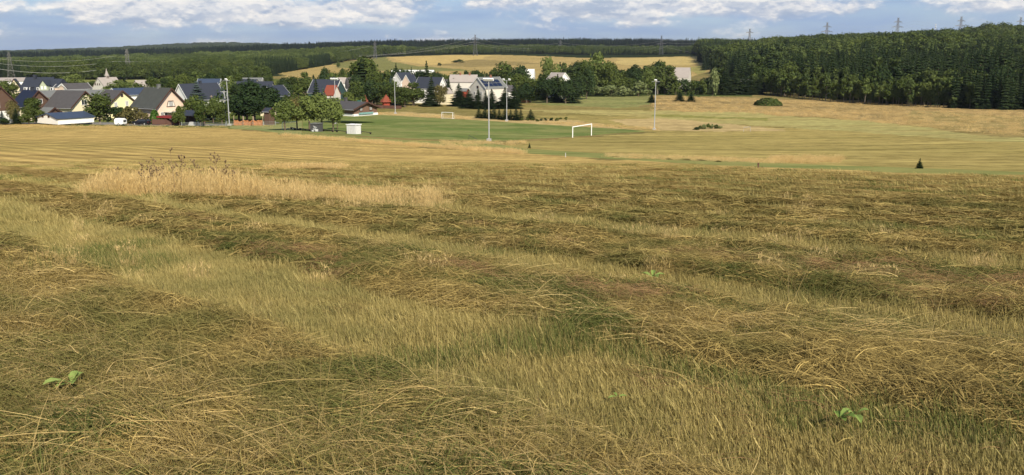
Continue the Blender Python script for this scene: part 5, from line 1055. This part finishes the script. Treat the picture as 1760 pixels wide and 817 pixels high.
# ------------------------------------------------------------------ pylons and cables
def pylon(px_, d_, top, label, arms, wb=.16, th=.3, m='pylon', yaw=0.0, base=None):
    p = P(px_, d_); hh = zpx(top, d_) - p.z; e = empty('pylon', p, yaw, label=label, cat='pylon', group='electricity pylons'); mb = MB(); b0 = hh * wb / 2
    def wd(t): return b0 * (1 - t) ** 1.15 * .9 + .018 * hh
    lv = [0, .16, .30, .42, .52, .61, .69, .76, .82, .88, .94, 1.0]
    for i in range(len(lv) - 1):
        a, b = lv[i], lv[i + 1]; wa, wb_ = wd(a), wd(b)
        for s1, s2 in ((-1,-1),(1,-1),(1,1),(-1,1)): mb.tube([(s1*wa, s2*wa, a*hh), (s1*wb_, s2*wb_, b*hh)], th*.6, 4, False)
        for f_ in range(4):
            c_, s_ = [(1,0),(0,1),(-1,0),(0,-1)][f_]; q = lambda u_, v_: (u_*c_ - v_*s_, u_*s_ + v_*c_)
            for sg in (-1, 1): A_ = q(wa, -wa*sg); B_ = q(wb_, wb_*sg); mb.tube([(A_[0], A_[1], a*hh), (B_[0], B_[1], b*hh)], th*.32, 3, False)
            A_, B_ = q(wb_, -wb_), q(wb_, wb_); mb.tube([(A_[0], A_[1], b*hh), (B_[0], B_[1], b*hh)], th*.3, 3, False)
    mb.build('lattice_tower', M[m], e)
    for t, half in arms:
        if half > 1: t, half = 1 - t * d_ / FPX / hh, half * d_ / FPX / hh
        mb = MB(); l_ = half * hh
        for sx_ in (-1, 1):
            for sy_ in (-1, 1): mb.tube([(sx_*wd(t), sy_*wd(t), t*hh), (sx_*l_, 0, t*hh)], th*.8, 3, False); mb.tube([(sx_*wd(t), sy_*wd(t), (t + .045)*hh), (sx_*l_, 0, t*hh)], th*.7, 3, False)
            for k_ in range(1, 4): x_ = wd(t) + (l_ - wd(t))*k_/4; mb.tube([(sx_*x_, 0, t*hh), (sx_*(x_ - (l_ - wd(t))/4), 0, (t + .045*(1 - (k_-1)/4))*hh)], th*.3, 3, False)
            mb.tube([(sx_*l_, 0, t*hh), (sx_*l_, 0, (t - .045)*hh)], th*.35, 3, False)
        mb.build('crossarm', M[m], e)
    mb = MB()
    for sx_ in (-1, 1): mb.tube([(0, 0, .95*hh), (sx_*.07*hh, 0, 1.03*hh)], th*.4, 3, False)
    mb.build('peak_horn', M[m], e)
    return p, hh
TWO = [(6, 6), (13, 8.5)]; ONE = [(5, 3), (10, 4)]
pylon(20, 835, 90, 'pylon at the far left edge behind the mansard house', ONE, .24, th=.12, yaw=R(35)); pylon(222, 845, 85, 'pylon standing behind the pale hall at the left', ONE, .24, th=.17, yaw=R(35)); pylon(466, 1500, 86, 'faint pylon before the left forest above the dark trees', ONE, th=.28, m='pylonfar'); pylon(645, 1450, 71, 'pylon beside the green field above the tallest tree', ONE, th=.4, m='pylonfar')
pylon(817, 1500, 60, 'pylon in the middle of the far golden field', TWO, .2, th=.34, m='pylonfar'); pylon(963, 1700, 67, 'rusty pylon against the dark ridge right of centre', ONE, th=.4, m='pylonfar'); pylon(1136, 1600, 62, 'pylon against the dark ridge above the willow hedge', TWO, .2, th=.34, m='pylonfar')
for x_, t_, d_, lb in ((1287,50,1900,'leftmost pylon on the right hand skyline'),(1419,39,1850,'second pylon from the left on the right skyline'),(1540,31,1800,'tallest looking pylon in the middle of the right skyline'),(1648,29,1800,'pylon right of the thin mast on the skyline'),(1750,30,1850,'pylon at the right edge of the skyline')): pylon(x_, d_, t_, lb, [(7, 7.5), (15, 10.5)] if x_ != 1287 else [(6, 6.5)], .12, th=.42, yaw=R(10))
p = P(1605, 1700); hq = zpx(42, 1700) - p.z; e = empty('radio_mast', p, label='thin striped radio mast between two skyline pylons', cat='mast'); MB().tube([(0, 0, 0), (0, 0, hq)], [.7, .35], 4).build('mast', M['pylon'], e)
for q in (.98, .9, .8): MB().box((0, 0, hq*q), (2.2, 2.2, .9)).build('antenna', M['lampm'], e)
def cable(pts, sag, label, r_=.13):
    mb = MB(); V = []
    for (xa, ya, da), (xb, yb_, db) in zip(pts[:-1], pts[1:]):
        a = Vector(((xa - CX)/FPX*da*1.02, da, zpx(ya, da))); b = Vector(((xb - CX)/FPX*db*1.02, db, zpx(yb_, db)))
        for k_ in range(16): t = k_ / 16; q = a.lerp(b, t); q.z -= sag * 4 * t * (1 - t); V.append(q)
    V.append(b); mb.tube(V, r_, 3, False); tag(mb.build('power_cable', M['wire'], smooth=False), label, 'cable', 'overhead power cables')
cable([(-160, 106, 835), (20, 117, 833), (222, 116, 843), (466, 98, 1490), (645, 80, 1440)], 5, 'lower overhead cable strung behind the church', .16); cable([(-160, 100, 835), (20, 108, 834), (222, 106, 844), (466, 93, 1480)], 4, 'upper overhead cable strung behind the church', .11)
cable([(20, 100, 835), (222, 97, 845)], 4, 'highest faint cable between the two left pylons', .09)
for k_, (ya, yb_, yc, sg) in enumerate(((66, 69, 68, 13), (72, 74, 74, 14), (76, 79, 80, 12))):
    cable([(560, 100 - 3*k_, 1400), (817, ya, 1500 + k_), (963, 74 + 4*k_, 1700), (1136, yb_, 1600 + k_), (1287, 54 + 4*k_, 1900), (1419, 43 + 5*k_, 1850), (1540, 36 + 5*k_, 1800), (1648, 34 + 5*k_, 1800), (1750, 34 + 5*k_, 1850)], sg * .6, ('top', 'middle', 'bottom')[k_] + ' cable of the line over the golden field', .085)
cable([(1136, 82, 1595), (1290, 84, 1700)], 10, 'cable sagging right of the willow hedge pylon toward the forest', .13); cable([(963, 98, 1690), (1136, 80, 1595)], 12, 'cable sagging left of the willow hedge pylon', .13)
